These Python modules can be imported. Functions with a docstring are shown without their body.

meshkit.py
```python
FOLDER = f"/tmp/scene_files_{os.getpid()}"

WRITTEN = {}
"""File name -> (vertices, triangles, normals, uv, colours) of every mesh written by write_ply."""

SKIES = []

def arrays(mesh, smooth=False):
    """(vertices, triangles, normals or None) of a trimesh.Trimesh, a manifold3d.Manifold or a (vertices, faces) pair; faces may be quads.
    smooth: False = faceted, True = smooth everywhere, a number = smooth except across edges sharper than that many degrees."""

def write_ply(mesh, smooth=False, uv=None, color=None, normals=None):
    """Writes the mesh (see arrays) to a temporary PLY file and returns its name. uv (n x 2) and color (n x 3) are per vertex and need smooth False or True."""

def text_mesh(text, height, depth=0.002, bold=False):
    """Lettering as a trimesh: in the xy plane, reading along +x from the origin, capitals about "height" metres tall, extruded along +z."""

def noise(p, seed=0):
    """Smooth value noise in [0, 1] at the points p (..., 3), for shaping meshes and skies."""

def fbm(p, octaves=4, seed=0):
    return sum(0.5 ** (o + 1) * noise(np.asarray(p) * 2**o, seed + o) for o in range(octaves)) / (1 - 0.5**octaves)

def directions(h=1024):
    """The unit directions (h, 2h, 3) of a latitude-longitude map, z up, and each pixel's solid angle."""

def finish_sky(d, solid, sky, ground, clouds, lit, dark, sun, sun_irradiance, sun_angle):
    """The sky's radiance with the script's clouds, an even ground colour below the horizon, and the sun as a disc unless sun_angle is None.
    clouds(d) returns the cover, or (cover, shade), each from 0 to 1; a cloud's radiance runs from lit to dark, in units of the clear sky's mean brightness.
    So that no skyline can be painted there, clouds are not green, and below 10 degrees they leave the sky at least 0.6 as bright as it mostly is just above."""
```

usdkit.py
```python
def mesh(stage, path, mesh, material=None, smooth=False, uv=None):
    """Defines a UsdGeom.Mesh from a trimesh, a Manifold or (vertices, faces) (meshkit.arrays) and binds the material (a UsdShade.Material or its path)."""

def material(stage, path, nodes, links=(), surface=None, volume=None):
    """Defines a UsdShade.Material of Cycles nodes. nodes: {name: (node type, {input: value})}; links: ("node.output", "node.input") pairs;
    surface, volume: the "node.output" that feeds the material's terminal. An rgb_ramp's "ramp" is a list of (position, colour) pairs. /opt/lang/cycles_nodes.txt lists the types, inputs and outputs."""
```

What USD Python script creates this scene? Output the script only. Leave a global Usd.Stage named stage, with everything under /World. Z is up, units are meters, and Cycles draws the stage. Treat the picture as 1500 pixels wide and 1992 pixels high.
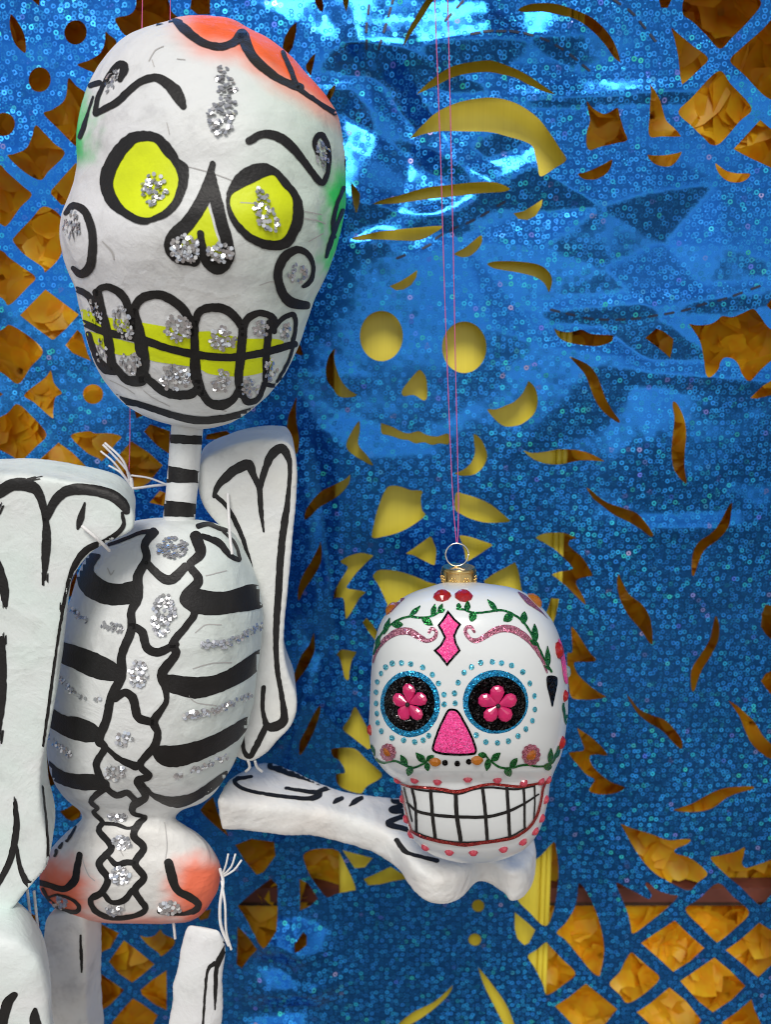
import math, random
import numpy as np
import trimesh, manifold3d, shapely, shapely.affinity
from shapely.geometry import Polygon, Point, LineString, box
from trimesh.ray.ray_pyembree import RayMeshIntersector
from pxr import Usd, UsdGeom, UsdLux, UsdShade, Gf, Sdf, Vt
import usdkit, meshkit

stage = Usd.Stage.CreateInMemory()
UsdGeom.SetStageUpAxis(stage, 'Z'); UsdGeom.SetStageMetersPerUnit(stage, 1.0)
UsdGeom.Xform.Define(stage, '/World'); UsdGeom.Scope.Define(stage, '/World/Looks')
rng = np.random.default_rng(7); random.seed(7)

# ---------------------------------------------------------------- camera, sky, sun
CAM = np.array([0.0, 0.0, 1.5]); PITCH = math.radians(10.0); FPX = 1555.0      # photograph 1500 x 1992
EXPOSURE = 0.34
SUN_AZ, SUN_EL = math.radians(188.0), math.radians(47.0)                      # behind the camera
SUN_I, SUN_ANGLE, SKY_S = 0.50, 26.0, 0.10
cam = UsdGeom.Camera.Define(stage, '/World/camera')
cam.CreateHorizontalApertureAttr(24.0); cam.CreateVerticalApertureAttr(24.0 * 1024 / 772)
cam.CreateFocalLengthAttr(24.0 * FPX / 1500)
cam.CreateFStopAttr(9.0); cam.CreateFocusDistanceAttr(0.352)
cam.CreateClippingRangeAttr(Gf.Vec2f(0.01, 1000))
cam.CreateExposureAttr(EXPOSURE)
cam.AddTranslateOp().Set(Gf.Vec3d(*CAM)); cam.AddRotateXOp().Set(90.0 - math.degrees(PITCH))

M = lambda n, nodes, links=(), surface='p.BSDF', **k: usdkit.material(stage, '/World/Looks/' + n, nodes, links, surface=surface, **k)
sun_dir = np.array([math.sin(SUN_AZ) * math.cos(SUN_EL), math.cos(SUN_AZ) * math.cos(SUN_EL), math.sin(SUN_EL)])
sky_mat = M('sky_look', {
    'tc': ('texture_coordinate', {}),
    'sky': ('sky_texture', {'sky_type': 'single_scattering', 'sun_disc': False, 'sun_elevation': SUN_EL, 'sun_rotation': SUN_AZ, 'aerosol_density': 0.2}),
    'n': ('noise_texture', {'scale': 2.3, 'detail': 6.0, 'roughness': 0.55}),
    'r': ('rgb_ramp', {'ramp': [(0.36, (0.25,) * 3), (0.62, (1, 1, 1))]}),
    'bw': ('rgb_to_bw', {}),
    'cl': ('mix_color', {'blend_type': 'multiply', 'fac': 1.0, 'b': (1.15, 1.13, 1.12), 'use_clamp': False}),
    'mx': ('mix_color', {'blend_type': 'mix'}),
    'bg': ('background_shader', {'strength': SKY_S})},
    [('tc.generated', 'n.vector'), ('n.fac', 'r.fac'), ('sky.color', 'bw.color'), ('bw.val', 'cl.a'), ('r.color', 'mx.fac'),
     ('sky.color', 'mx.a'), ('cl.result', 'mx.b'), ('mx.result', 'bg.color')], surface='bg.background')
dome = UsdLux.DomeLight.Define(stage, '/World/sky')
UsdShade.MaterialBindingAPI.Apply(dome.GetPrim()).Bind(sky_mat)
dome.GetPrim().SetCustomDataByKey('kind', 'structure')
dome.GetPrim().SetCustomDataByKey('label', 'bright hazy daylight sky behind the viewer')
sun = UsdLux.DistantLight.Define(stage, '/World/sun')
sun.CreateIntensityAttr(SUN_I); sun.CreateAngleAttr(SUN_ANGLE); sun.CreateNormalizeAttr(True); sun.CreateColorAttr(Gf.Vec3f(1.0, 0.95, 0.88))
sun.AddRotateXYZOp().Set(Gf.Vec3f(90 - math.degrees(SUN_EL), 0, 180 - math.degrees(SUN_AZ)))

# ---------------------------------------------------------------- pixels of the photograph -> points of the place
CP, SP = math.cos(PITCH), math.sin(PITCH)
def rays(px):
    px = np.atleast_2d(np.asarray(px, float))
    a, b = (px[:, 0] - 750) / FPX, -(px[:, 1] - 996) / FPX
    return np.stack([a, CP + b * SP, -SP + b * CP], 1)
def P(px, Y):
    d = rays(px); return CAM + d * (np.broadcast_to(Y, len(d)) / d[:, 1])[:, None]
def on_plane(px, o, n):
    d = rays(px); return CAM + d * (((o - CAM) @ n) / (d @ n))[:, None]
def project(p):
    q = np.asarray(p) - CAM; z = q[:, 1] * CP - q[:, 2] * SP
    return np.stack([750 + FPX * q[:, 0] / z, 996 - FPX * (q[:, 1] * SP + q[:, 2] * CP) / z], 1)
def sm(x, a, b):
    t = np.clip((np.asarray(x, float) - a) / (b - a), 0, 1); return t * t * (3 - 2 * t)

# ---------------------------------------------------------------- prims
USED = set()
def numbered(path):
    if path not in USED: USED.add(path); return path
    k = 1
    while f'{path}_{k:03d}' in USED: k += 1
    USED.add(f'{path}_{k:03d}'); return f'{path}_{k:03d}'
def tag(prim, label=None, cat=None, group=None, kind=None):
    for k, v in (('label', label), ('category', cat), ('group', group), ('kind', kind)):
        if v: prim.SetCustomDataByKey(k, v)
    return prim
def thing(name, label, cat, loc):
    x = UsdGeom.Xform.Define(stage, numbered('/World/' + name)); x.AddTranslateOp().Set(Gf.Vec3d(*map(float, loc)))
    p = x.GetPrim(); tag(p, label, cat); ORIGIN[str(p.GetPath())] = np.asarray(loc, float)
    return p
ORIGIN = {}
def obj(name, mesh, mat, parent=None, smooth=30, color=None, normals=None, label=None, kind=None):
    """one Mesh prim; vertices in world space, stored relative to the thing's base"""
    base = str(parent.GetPath()) if parent else '/World'
    path = numbered(base + '/' + name)
    o = next((ORIGIN[k] for k in ORIGIN if base == k or base.startswith(k + '/')), np.zeros(3))
    if color is not None or normals is not None: smooth = True if normals is None else False
    v, f, n = meshkit.arrays(mesh, smooth)
    if normals is not None: n = normals
    m = UsdGeom.Mesh.Define(stage, path)
    m.CreatePointsAttr(Vt.Vec3fArray.FromNumpy((v - o).astype(np.float32)))
    m.CreateFaceVertexCountsAttr(Vt.IntArray.FromNumpy(np.full(len(f), 3, np.int32)))
    m.CreateFaceVertexIndicesAttr(Vt.IntArray.FromNumpy(f.astype(np.int32).ravel()))
    m.CreateSubdivisionSchemeAttr('none')
    if n is not None:
        m.CreateNormalsAttr(Vt.Vec3fArray.FromNumpy(np.asarray(n, np.float32))); m.SetNormalsInterpolation('vertex')
    if color is not None:
        UsdGeom.PrimvarsAPI(m).CreatePrimvar('paint', Sdf.ValueTypeNames.Color3fArray, 'vertex').Set(Vt.Vec3fArray.FromNumpy(np.asarray(color, np.float32)))
    UsdShade.MaterialBindingAPI.Apply(m.GetPrim()).Bind(mat)
    return tag(m.GetPrim(), label, kind=kind)

# ---------------------------------------------------------------- materials
def paint_mat(name, col, rough=0.5, bump=0.15, scale=900, var=0.12, **extra):
    lo = tuple(c * (1 - var) for c in col)
    return M(name, {
        'g': ('geometry', {}), 'n': ('noise_texture', {'scale': scale * 0.12, 'detail': 5.0, 'roughness': 0.6}),
        'n2': ('noise_texture', {'scale': scale, 'detail': 3.0}),
        'r': ('rgb_ramp', {'ramp': [(0.3, lo), (0.65, col)]}),
        'b': ('bump', {'strength': bump, 'distance': 0.0006}),
        'p': ('principled_bsdf', {'roughness': rough, **extra})},
        [('g.position', 'n.vector'), ('g.position', 'n2.vector'), ('n.fac', 'r.fac'), ('r.color', 'p.base_color'), ('n2.fac', 'b.height'), ('b.normal', 'p.normal')])
def paper_mat(name, dirt=0.9):
    return M(name, {
        'a': ('attribute', {'attribute': 'paint'}), 'g': ('geometry', {}),
        'n': ('noise_texture', {'scale': 45.0, 'detail': 7.0, 'roughness': 0.65}),
        'r': ('rgb_ramp', {'ramp': [(0.30, (dirt - 0.14, dirt - 0.145, dirt - 0.14)), (0.44, (0.97, 0.97, 0.965)), (0.5, (1, 1, 1)), (0.7, (1.0, 1.0, 1.0))]}),
        'mu': ('mix_color', {'blend_type': 'multiply', 'fac': 1.0}),
        'w': ('noise_texture', {'scale': 130.0, 'detail': 6.0, 'roughness': 0.6, 'distortion': 0.8}),
        'w2': ('noise_texture', {'scale': 700.0, 'detail': 4.0}),
        'ad': ('math', {'math_type': 'multiply_add', 'value2': 0.12}),
        'rd': ('noise_texture', {'type': 'ridged_multifractal', 'scale': 24.0, 'detail': 4.0, 'roughness': 0.5, 'gain': 2.0, 'offset': 0.9, 'distortion': 1.2}),
        'wl': ('math', {'math_type': 'multiply', 'value2': 0.35}), 'ad2': ('math', {'math_type': 'multiply_add', 'value2': 0.40}),
        'b': ('bump', {'strength': 0.55, 'distance': 0.0018}),
        'p': ('principled_bsdf', {'roughness': 0.5, 'specular_ior_level': 0.4})},
        [('g.position', 'n.vector'), ('g.position', 'w.vector'), ('g.position', 'w2.vector'), ('n.fac', 'r.fac'), ('a.color', 'mu.a'), ('r.color', 'mu.b'),
         ('mu.result', 'p.base_color'), ('w2.fac', 'ad.value1'), ('w.fac', 'wl.value1'), ('wl.value', 'ad.value3'), ('g.position', 'rd.vector'), ('rd.fac', 'ad2.value1'), ('ad.value', 'ad2.value3'), ('ad2.value', 'b.height'), ('b.normal', 'p.normal')])
def glitter_mat(name, dark, light, scale=2600.0, metal=0.7):
    """fine flakes, each with its own tilt and tone"""
    return M(name, {
        'g': ('geometry', {}), 'v': ('voronoi_texture', {'scale': scale}),
        's': ('vector_math', {'vector_math_type': 'x', 'math_type': 'subtract', 'vector2': (0.5, 0.5, 0.5)}) if False else ('vector_math', {'math_type': 'subtract', 'vector2': (0.5, 0.5, 0.5)}),
        'k': ('vector_math', {'math_type': 'scale', 'scale': 1.1}),
        'a': ('vector_math', {'math_type': 'add'}), 'z': ('vector_math', {'math_type': 'normalize'}),
        'h': ('separate_xyz', {}), 'r': ('rgb_ramp', {'ramp': [(0.1, dark), (0.75, light), (1.0, tuple(min(1, c * 1.3 + 0.1) for c in light))]}),
        'p': ('principled_bsdf', {'roughness': 0.25, 'metallic': metal})},
        [('g.position', 'v.vector'), ('v.color', 's.vector1'), ('s.vector', 'k.vector1'), ('k.vector', 'a.vector1'), ('g.normal', 'a.vector2'),
         ('a.vector', 'z.vector1'), ('z.vector', 'p.normal'), ('v.color', 'h.vector'), ('h.x', 'r.fac'), ('r.color', 'p.base_color')])
def plain(name, col, rough=0.4, **k):
    return M(name, {'p': ('principled_bsdf', {'base_color': col, 'roughness': rough, **k})})
PAPER = paper_mat('white_paper_mache')
BLACK = paint_mat('black_paint', (0.018, 0.017, 0.017), 0.5, 0.35, 900, 0.35, specular_ior_level=0.3)
YELLOW = paint_mat('fluorescent_yellow_paint', (0.73, 0.84, 0.002), 0.5, 0.2, 700, 0.1)
SEQUIN = M('silver_sequin', {'g': ('geometry', {}), 'r': ('rgb_ramp', {'ramp': [(0.0, (0.6, 0.6, 0.62)), (0.3, (0.92, 0.93, 0.96)), (0.72, (0.7, 0.85, 0.95)), (0.83, (0.85, 0.7, 0.62)), (0.93, (0.65, 0.9, 0.8)), (1, (0.95, 0.95, 0.97))]}),
    'p': ('principled_bsdf', {'roughness': 0.2, 'metallic': 0.72})}, [('g.random_per_island', 'r.fac'), ('r.color', 'p.base_color')])
STRING = paint_mat('white_cotton', (0.82, 0.81, 0.80), 0.8, 0.4, 2500)
PINKTHREAD = plain('pink_thread', (0.62, 0.10, 0.30), 0.5)
GLASS = M('white_satin_glass', {'g': ('geometry', {}), 'n': ('noise_texture', {'scale': 40.0, 'detail': 3.0}),
    'b': ('bump', {'strength': 0.08, 'distance': 0.001}),
    'p': ('principled_bsdf', {'base_color': (0.72, 0.75, 0.755), 'roughness': 0.33, 'coat_weight': 0.4, 'coat_roughness': 0.14})},
    [('g.position', 'n.vector'), ('n.fac', 'b.height'), ('b.normal', 'p.normal')])
G_BLUE = glitter_mat('blue_glitter', (0.0, 0.10, 0.30), (0.02, 0.42, 0.80))
G_CYAN = glitter_mat('pale_blue_glitter', (0.03, 0.36, 0.55), (0.18, 0.68, 0.9))
G_BLACK = glitter_mat('black_glitter', (0.002, 0.002, 0.002), (0.014, 0.014, 0.016), 1800.0, 1.0)
G_GREEN = glitter_mat('green_glitter', (0.0, 0.05, 0.012), (0.015, 0.26, 0.05))
G_ROSE = glitter_mat('rose_glitter', (0.30, 0.06, 0.12), (0.75, 0.30, 0.40))
G_PINK = glitter_mat('bright_pink_glitter', (0.93, 0.05, 0.27), (0.98, 0.08, 0.36), 2600.0, 0.0)
G_RED = glitter_mat('red_glitter', (0.22, 0.012, 0.012), (0.60, 0.06, 0.05))
def gem_mat(n, c): return plain(n, c, 0.04, transmission_weight=0.7, ior=1.55, coat_weight=0.3, coat_roughness=0.03)
GEM = {'red': gem_mat('red_gem', (0.62, 0.01, 0.012)), 'amber': gem_mat('amber_gem', (0.75, 0.24, 0.01)),
       'pink': gem_mat('pink_gem', (0.90, 0.10, 0.16)), 'rose': plain('magenta_gem', (0.86, 0.025, 0.20), 0.05, transmission_weight=0.4, coat_weight=0.8, coat_roughness=0.02), 'clear': gem_mat('pearl_gem', (0.45, 0.6, 0.55))}
GOLD = M('gold_metal', {'g': ('geometry', {}), 'n': ('noise_texture', {'scale': 900.0}), 'b': ('bump', {'strength': 0.1, 'distance': 0.0004}),
    'p': ('principled_bsdf', {'base_color': (0.72, 0.50, 0.20), 'metallic': 1.0, 'roughness': 0.2})}, [('g.position', 'n.vector'), ('n.fac', 'b.height'), ('b.normal', 'p.normal')])
STEEL = plain('silver_wire', (0.75, 0.74, 0.70), 0.18, metallic=1.0)
WHITE = np.array([0.715, 0.735, 0.73])

# ---------------------------------------------------------------- shapes
def catmull(pts, step=4.0):
    p = np.asarray(pts, float)
    if len(p) < 3: 
        n = max(2, int(np.linalg.norm(p[-1, :2] - p[0, :2]) / step)); return p[0] + (p[-1] - p[0]) * np.linspace(0, 1, n)[:, None]
    q = np.vstack([2 * p[0] - p[1], p, 2 * p[-1] - p[-2]]); out = []
    for i in range(1, len(q) - 2):
        n = max(2, int(np.linalg.norm((q[i + 1] - q[i])[:2]) / step)); t = np.linspace(0, 1, n, endpoint=False)[:, None]
        a, b, c, d = q[i - 1], q[i], q[i + 1], q[i + 2]
        out.append(0.5 * (2 * b + (c - a) * t + (2 * a - 5 * b + 4 * c - d) * t ** 2 + (3 * b - a - 3 * c + d) * t ** 3))
    return np.vstack(out + [p[-1:]])
def rough(poly, amp=1.2, wl=7.0, seed=3):
    poly = shapely.segmentize(poly, 2.5)
    def f(a):
        h = np.c_[a / wl, np.full(len(a), 0.5)]
        return a + amp * np.c_[meshkit.noise(h, seed) - 0.5, meshkit.noise(h, seed + 9) - 0.5] * 2
    return shapely.transform(poly, f).buffer(0)
def stroke(pts, scale=1.0, amp=1.2):
    """(x, y, width) brush marks -> polygon"""
    p = catmull(pts); p[:, 2] = np.maximum(p[:, 2], 2.0) * 0.5 * scale
    c = [Point(x, y).buffer(r, quad_segs=4) for x, y, r in p]
    u = shapely.union_all([shapely.union_all([a, b]).convex_hull for a, b in zip(c, c[1:])])
    return rough(u, amp) if amp else u
def blob(pts, smooth=True, amp=0.0):
    p = np.asarray(pts, float)
    if smooth:
        q = catmull(np.vstack([p[-1], p, p[0], p[1]]), 4.0); g = Polygon(q).buffer(0)
        n = len(p); q = []
        for i in range(n):
            a, b, c, d = p[i - 1], p[i], p[(i + 1) % n], p[(i + 2) % n]
            for t in np.linspace(0, 1, 5, endpoint=False):
                q.append(0.5 * (2 * b + (c - a) * t + (2 * a - 5 * b + 4 * c - d) * t * t + (3 * b - a - 3 * c + d) * t ** 3))
        g = Polygon(q).buffer(0)
    else: g = Polygon(p).buffer(0)
    return rough(g, amp) if amp else g
def ell(x, y, a, b=None, rot=0.0, amp=0.0):
    g = shapely.affinity.rotate(shapely.affinity.scale(Point(x, y).buffer(1, quad_segs=12), a, b or a), rot)
    return rough(g, amp, 5.0) if amp else g
def gridclip(poly, s):
    """polygon -> (vertices, triangles) cut by a square grid of size s"""
    x0, y0, x1, y1 = poly.bounds
    xs, ys = np.arange(math.floor(x0 / s), math.ceil(x1 / s)) * s, np.arange(math.floor(y0 / s), math.ceil(y1 / s)) * s
    X, Y = (a.ravel() for a in np.meshgrid(xs, ys))
    cells = shapely.box(X, Y, X + s, Y + s); shapely.prepare(poly)
    inside = shapely.contains_properly(poly, cells); hit = shapely.intersects(poly, cells) & ~inside
    V, F, n = [], [], 0
    a, b = X[inside], Y[inside]; k = len(a)
    V.append(np.stack([np.c_[a, b], np.c_[a + s, b], np.c_[a + s, b + s], np.c_[a, b + s]], 1).reshape(-1, 2))
    q = np.arange(k)[:, None] * 4
    F += [np.hstack([q, q + 1, q + 2]), np.hstack([q, q + 2, q + 3])]; n = 4 * k
    cut = shapely.get_parts(shapely.intersection(cells[hit], poly))
    cut = cut[(shapely.get_type_id(cut) == 3) & (shapely.area(cut) > 1e-4)]
    tri = shapely.get_parts(shapely.get_parts(shapely.constrained_delaunay_triangles(cut)))
    tri = tri[shapely.get_type_id(tri) == 3]
    if len(tri):
        c = shapely.get_coordinates(tri).reshape(-1, 4, 2)[:, :3].reshape(-1, 2)
        V.append(c); F.append(n + np.arange(len(c)).reshape(-1, 3))
    V, F = np.vstack(V), np.vstack(F)
    u, inv = np.unique(np.round(V, 3), axis=0, return_inverse=True); F = inv.ravel()[F]
    ar = np.cross(u[F[:, 1]] - u[F[:, 0]], u[F[:, 2]] - u[F[:, 0]])
    F[ar < 0] = F[ar < 0][:, ::-1]; return u, F[np.abs(ar) > 1e-5]
class Surf:
    def __init__(self, mesh): self.m = mesh; self.r = RayMeshIntersector(mesh); self.vn = meshkit.arrays(mesh, True)[2]
    def cast(self, px):
        d = rays(px); d = d / np.linalg.norm(d, axis=1)[:, None]
        loc, ir, it = self.r.intersects_location(np.tile(CAM, (len(d), 1)), d, multiple_hits=False)
        p, n, ok = np.zeros((len(d), 3)), np.zeros((len(d), 3)), np.zeros(len(d), bool)
        bc = trimesh.triangles.points_to_barycentric(self.m.triangles[it], loc)
        nn = (self.vn[self.m.faces[it]] * bc[:, :, None]).sum(1); nn /= np.maximum(np.linalg.norm(nn, axis=1), 1e-9)[:, None]
        p[ir], n[ir], ok[ir] = loc, nn, True; return p, n, ok
def decal(name, polys, surf, mat, parent, lift=0.00025, s=6.0, label=None):
    """paint that lies on a surface: a film following it"""
    g = shapely.union_all(polys) if isinstance(polys, (list, tuple)) else polys
    v, f = gridclip(g, s); p, n, ok = surf.cast(v)
    f = f[ok[f].all(1)]
    if not len(f): print('no decal', name); return None
    p = p + n * lift
    e = np.linalg.norm(p[f] - p[np.roll(f, 1, 1)], axis=2).max(1); f = f[e < 0.012]
    used, inv = np.unique(f, return_inverse=True); f = inv.reshape(f.shape)[:, ::-1]
    return obj(name, (p[used], f), mat, parent, normals=n[used], label=label)
def loft(rows, Y0, ratio, n=2.2, cols=150, nrows=190, noise=(0.0006, 28.0), asym=1.0, back=1.0):
    """rows: (y, left, right) in pixels; a closed solid with that outline, round towards the viewer"""
    r = np.asarray(rows, float); y0, y1 = r[0, 0], r[-1, 0]
    t = 0.5 - 0.5 * np.cos(np.linspace(0, math.pi, nrows)); ys = y0 + (y1 - y0) * (0.55 * t + 0.45 * np.linspace(0, 1, nrows))
    from scipy.interpolate import PchipInterpolator as PI
    L, R = PI(r[:, 0], r[:, 1])(ys), PI(r[:, 0], r[:, 2])(ys)
    c, hw = (L + R) / 2, (R - L) / 2
    a = np.linspace(0, 2 * math.pi, cols, endpoint=False); ca, sa = np.cos(a), np.sin(a)
    n = np.array([n(y) if callable(n) else n for y in ys])[:, None]; sx, sy = np.sign(ca) * np.abs(ca) ** (2 / n), np.sign(sa) * np.abs(sa) ** (2 / n)
    rat = np.array([ratio(y) for y in ys]); ry = rat * hw * Y0 / FPX
    X = c[:, None] + hw[:, None] * sx; D = Y0 - ry[:, None] * sy
    px = np.c_[X.ravel(), np.repeat(ys, cols)]; p = P(px, D.ravel())
    V = np.vstack([p, P([[c[0], y0 - 0.5]], Y0), P([[c[-1], y1 + 0.5]], Y0)])
    i = np.arange(nrows - 1)[:, None] * cols; j = np.arange(cols)[None]; k = (j + 1) % cols
    A, B, C, Dd = (i + j).ravel(), (i + k).ravel(), (i + cols + k).ravel(), (i + cols + j).ravel()
    F = np.vstack([np.c_[A, B, C], np.c_[A, C, Dd]]); e = nrows * cols; l = (nrows - 1) * cols
    F = np.vstack([F, np.c_[np.full(cols, e), k[0], j[0]], np.c_[np.full(cols, e + 1), l + j[0], l + k[0]]])
    m = trimesh.Trimesh(V, F, process=False)
    if m.volume < 0: m.invert()
    return lump(m, *noise)
def lump(m, amp, scale, seed=1):
    if amp:
        n = meshkit.arrays(m, True)[2]
        h = meshkit.fbm(m.vertices * scale, 4, seed) - 0.5 + 0.35 * np.abs(meshkit.fbm(m.vertices * scale * 2.7, 3, seed + 5) - 0.5)
        m = trimesh.Trimesh(m.vertices + n * (amp * 2 * h)[:, None], m.faces, process=False)
    return m
def prism(px, o, nrm, vec, length=0.0016, iters=7, amp=0.0005, scale=45.0, seed=1):
    """a slab: outline seen in the photograph on the plane (o, nrm), pushed along vec, its edges rounded by hand"""
    q = on_plane(px, np.asarray(o, float), np.asarray(nrm, float)); o = q.mean(0); nn = np.asarray(nrm, float) / np.linalg.norm(nrm)
    u = np.cross(nn, [0, 0, 1.0]) if abs(nn[2]) < 0.9 else np.array([1.0, 0, 0]); u -= nn * (u @ nn); u /= np.linalg.norm(u); v = np.cross(nn, u)
    uv = np.c_[(q - o) @ u, (q - o) @ v]; g = blob(uv, True)
    T = np.linalg.norm(vec); cs = manifold3d.CrossSection([np.asarray(g.exterior.coords)[:-1]], manifold3d.FillRule.NonZero)
    mm = cs.extrude(T, max(2, int(T / length))).refine_to_length(length).to_mesh()
    w = np.asarray(mm.vert_properties)[:, :3]; P3 = o + w[:, :1] * u + w[:, 1:2] * v + w[:, 2:3] * (np.asarray(vec) / T)
    m = trimesh.Trimesh(P3, np.asarray(mm.tri_verts), process=True)
    trimesh.smoothing.filter_laplacian(m, lamb=0.5, iterations=iters, volume_constraint=False)
    if m.volume < 0: m.invert()
    return lump(m, amp, scale, seed)
def tube(pts, r, sides=8):
    p = np.asarray(pts, float); t = np.gradient(p, axis=0); t /= np.linalg.norm(t, axis=1)[:, None]
    ref = np.array([0.3, 1.0, 0.1]); a = np.cross(t, ref); a /= np.linalg.norm(a, axis=1)[:, None]; b = np.cross(t, a)
    th = np.linspace(0, 2 * math.pi, sides, endpoint=False); r = np.broadcast_to(r, len(p))
    V = (p[:, None] + r[:, None, None] * (a[:, None] * np.cos(th)[None, :, None] + b[:, None] * np.sin(th)[None, :, None])).reshape(-1, 3)
    i = np.arange(len(p) - 1)[:, None] * sides; j = np.arange(sides)[None]; k = (j + 1) % sides
    F = np.vstack([np.c_[(i + j).ravel(), (i + k).ravel(), (i + sides + k).ravel()], np.c_[(i + j).ravel(), (i + sides + k).ravel(), (i + sides + j).ravel()]])
    V = np.vstack([V, p[:1], p[-1:]]); l = (len(p) - 1) * sides; n = len(V)
    F = np.vstack([F, np.c_[np.full(sides, n - 2), k[0], j[0]], np.c_[np.full(sides, n - 1), l + j[0], l + k[0]]])
    m = trimesh.Trimesh(V, F, process=False)
    if m.volume < 0: m.invert()
    return m
def tube_px(pts, r, step=8.0):
    """(x, y, Y) -> tube through those points"""
    q = catmull(np.asarray(pts, float), step); return tube(P(q[:, :2], q[:, 2]), r)
def frame(n, spin=0.0):
    n = n / np.linalg.norm(n); a = np.cross([0, 0, 1.0], n); a = a / np.linalg.norm(a) if np.linalg.norm(a) > 1e-6 else np.array([1.0, 0, 0]); b = np.cross(n, a)
    c, s = math.cos(spin), math.sin(spin); return a * c + b * s, b * c - a * s, n
def sequins(name, region, surf, parent, n, rpx=4.1, tilt=0.5, label=None):
    x0, y0, x1, y1 = region.bounds; pts = []
    while len(pts) < n:
        c = rng.uniform((x0, y0), (x1, y1), (400, 2)); pts += list(c[shapely.contains_xy(region, c[:, 0], c[:, 1])])
    p, nn, ok = surf.cast(np.array(pts[:n])); V, F = [], []
    for q, m in zip(p[ok], nn[ok]):
        d = np.linalg.norm(q - CAM); r = rpx * d / FPX
        m = m + rng.normal(0, 0.26, 3) + (0, 0, 0.28 if q[2] > 1.5 else 0.5); a, b, m = frame(m, rng.uniform(0, 6))
        if m @ (CAM - q) < 0: m = -m; a = -a
        th = np.arange(6) * math.pi / 3; q = q + (CAM - q) / d * rng.uniform(0.0006, 0.0013)
        V.append(q + r * (np.cos(th)[:, None] * a + np.sin(th)[:, None] * b)); k = 6 * len(F)
        F.append(k + np.array([[0, 1, 2], [0, 2, 3], [0, 3, 4], [0, 4, 5]]))
    if V: return obj(name, (np.vstack(V), np.vstack(F)), SEQUIN, parent, smooth=False, label=label, kind='stuff' if False else None)
def gem(x, y, ax, ay, surf, mat, parent, h=0.42, sides=9, name='gem', label=None, rot=0.0):
    """cut stone: girdle, crown facets and table"""
    p, n, ok = surf.cast([[x, y]])
    if not ok[0]:
        for k in range(1, 40):
            p, n, ok = surf.cast([[x + (900 - x) * k * 0.01, y + (1400 - y) * k * 0.01]])
            if ok[0]: break
    p, n = p[0], n[0]; view = (CAM - p) / np.linalg.norm(CAM - p); d = np.linalg.norm(CAM - p)
    a, b, n = frame(n, rot); ra = rb = max(ax, ay) * d / FPX
    rb = rb * (min(ax, ay) / max(ax, ay) if n @ view > 0.8 else 1.0); H = ra * h * 1.4
    V, th = [], np.arange(sides) * 2 * math.pi / sides
    for rr, hh, off in ((0.92, -0.25, 0), (1.0, 0.15, 0), (0.62, 0.85, 0.5), (0.3, 1.0, 0)):
        t = th + off * 2 * math.pi / sides; V.append(p + n * (hh * H) + rr * (np.cos(t)[:, None] * a * ra + np.sin(t)[:, None] * b * rb))
    m = trimesh.convex.convex_hull(np.vstack(V)); return obj(name, m, mat, parent, smooth=False, label=label)

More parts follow.
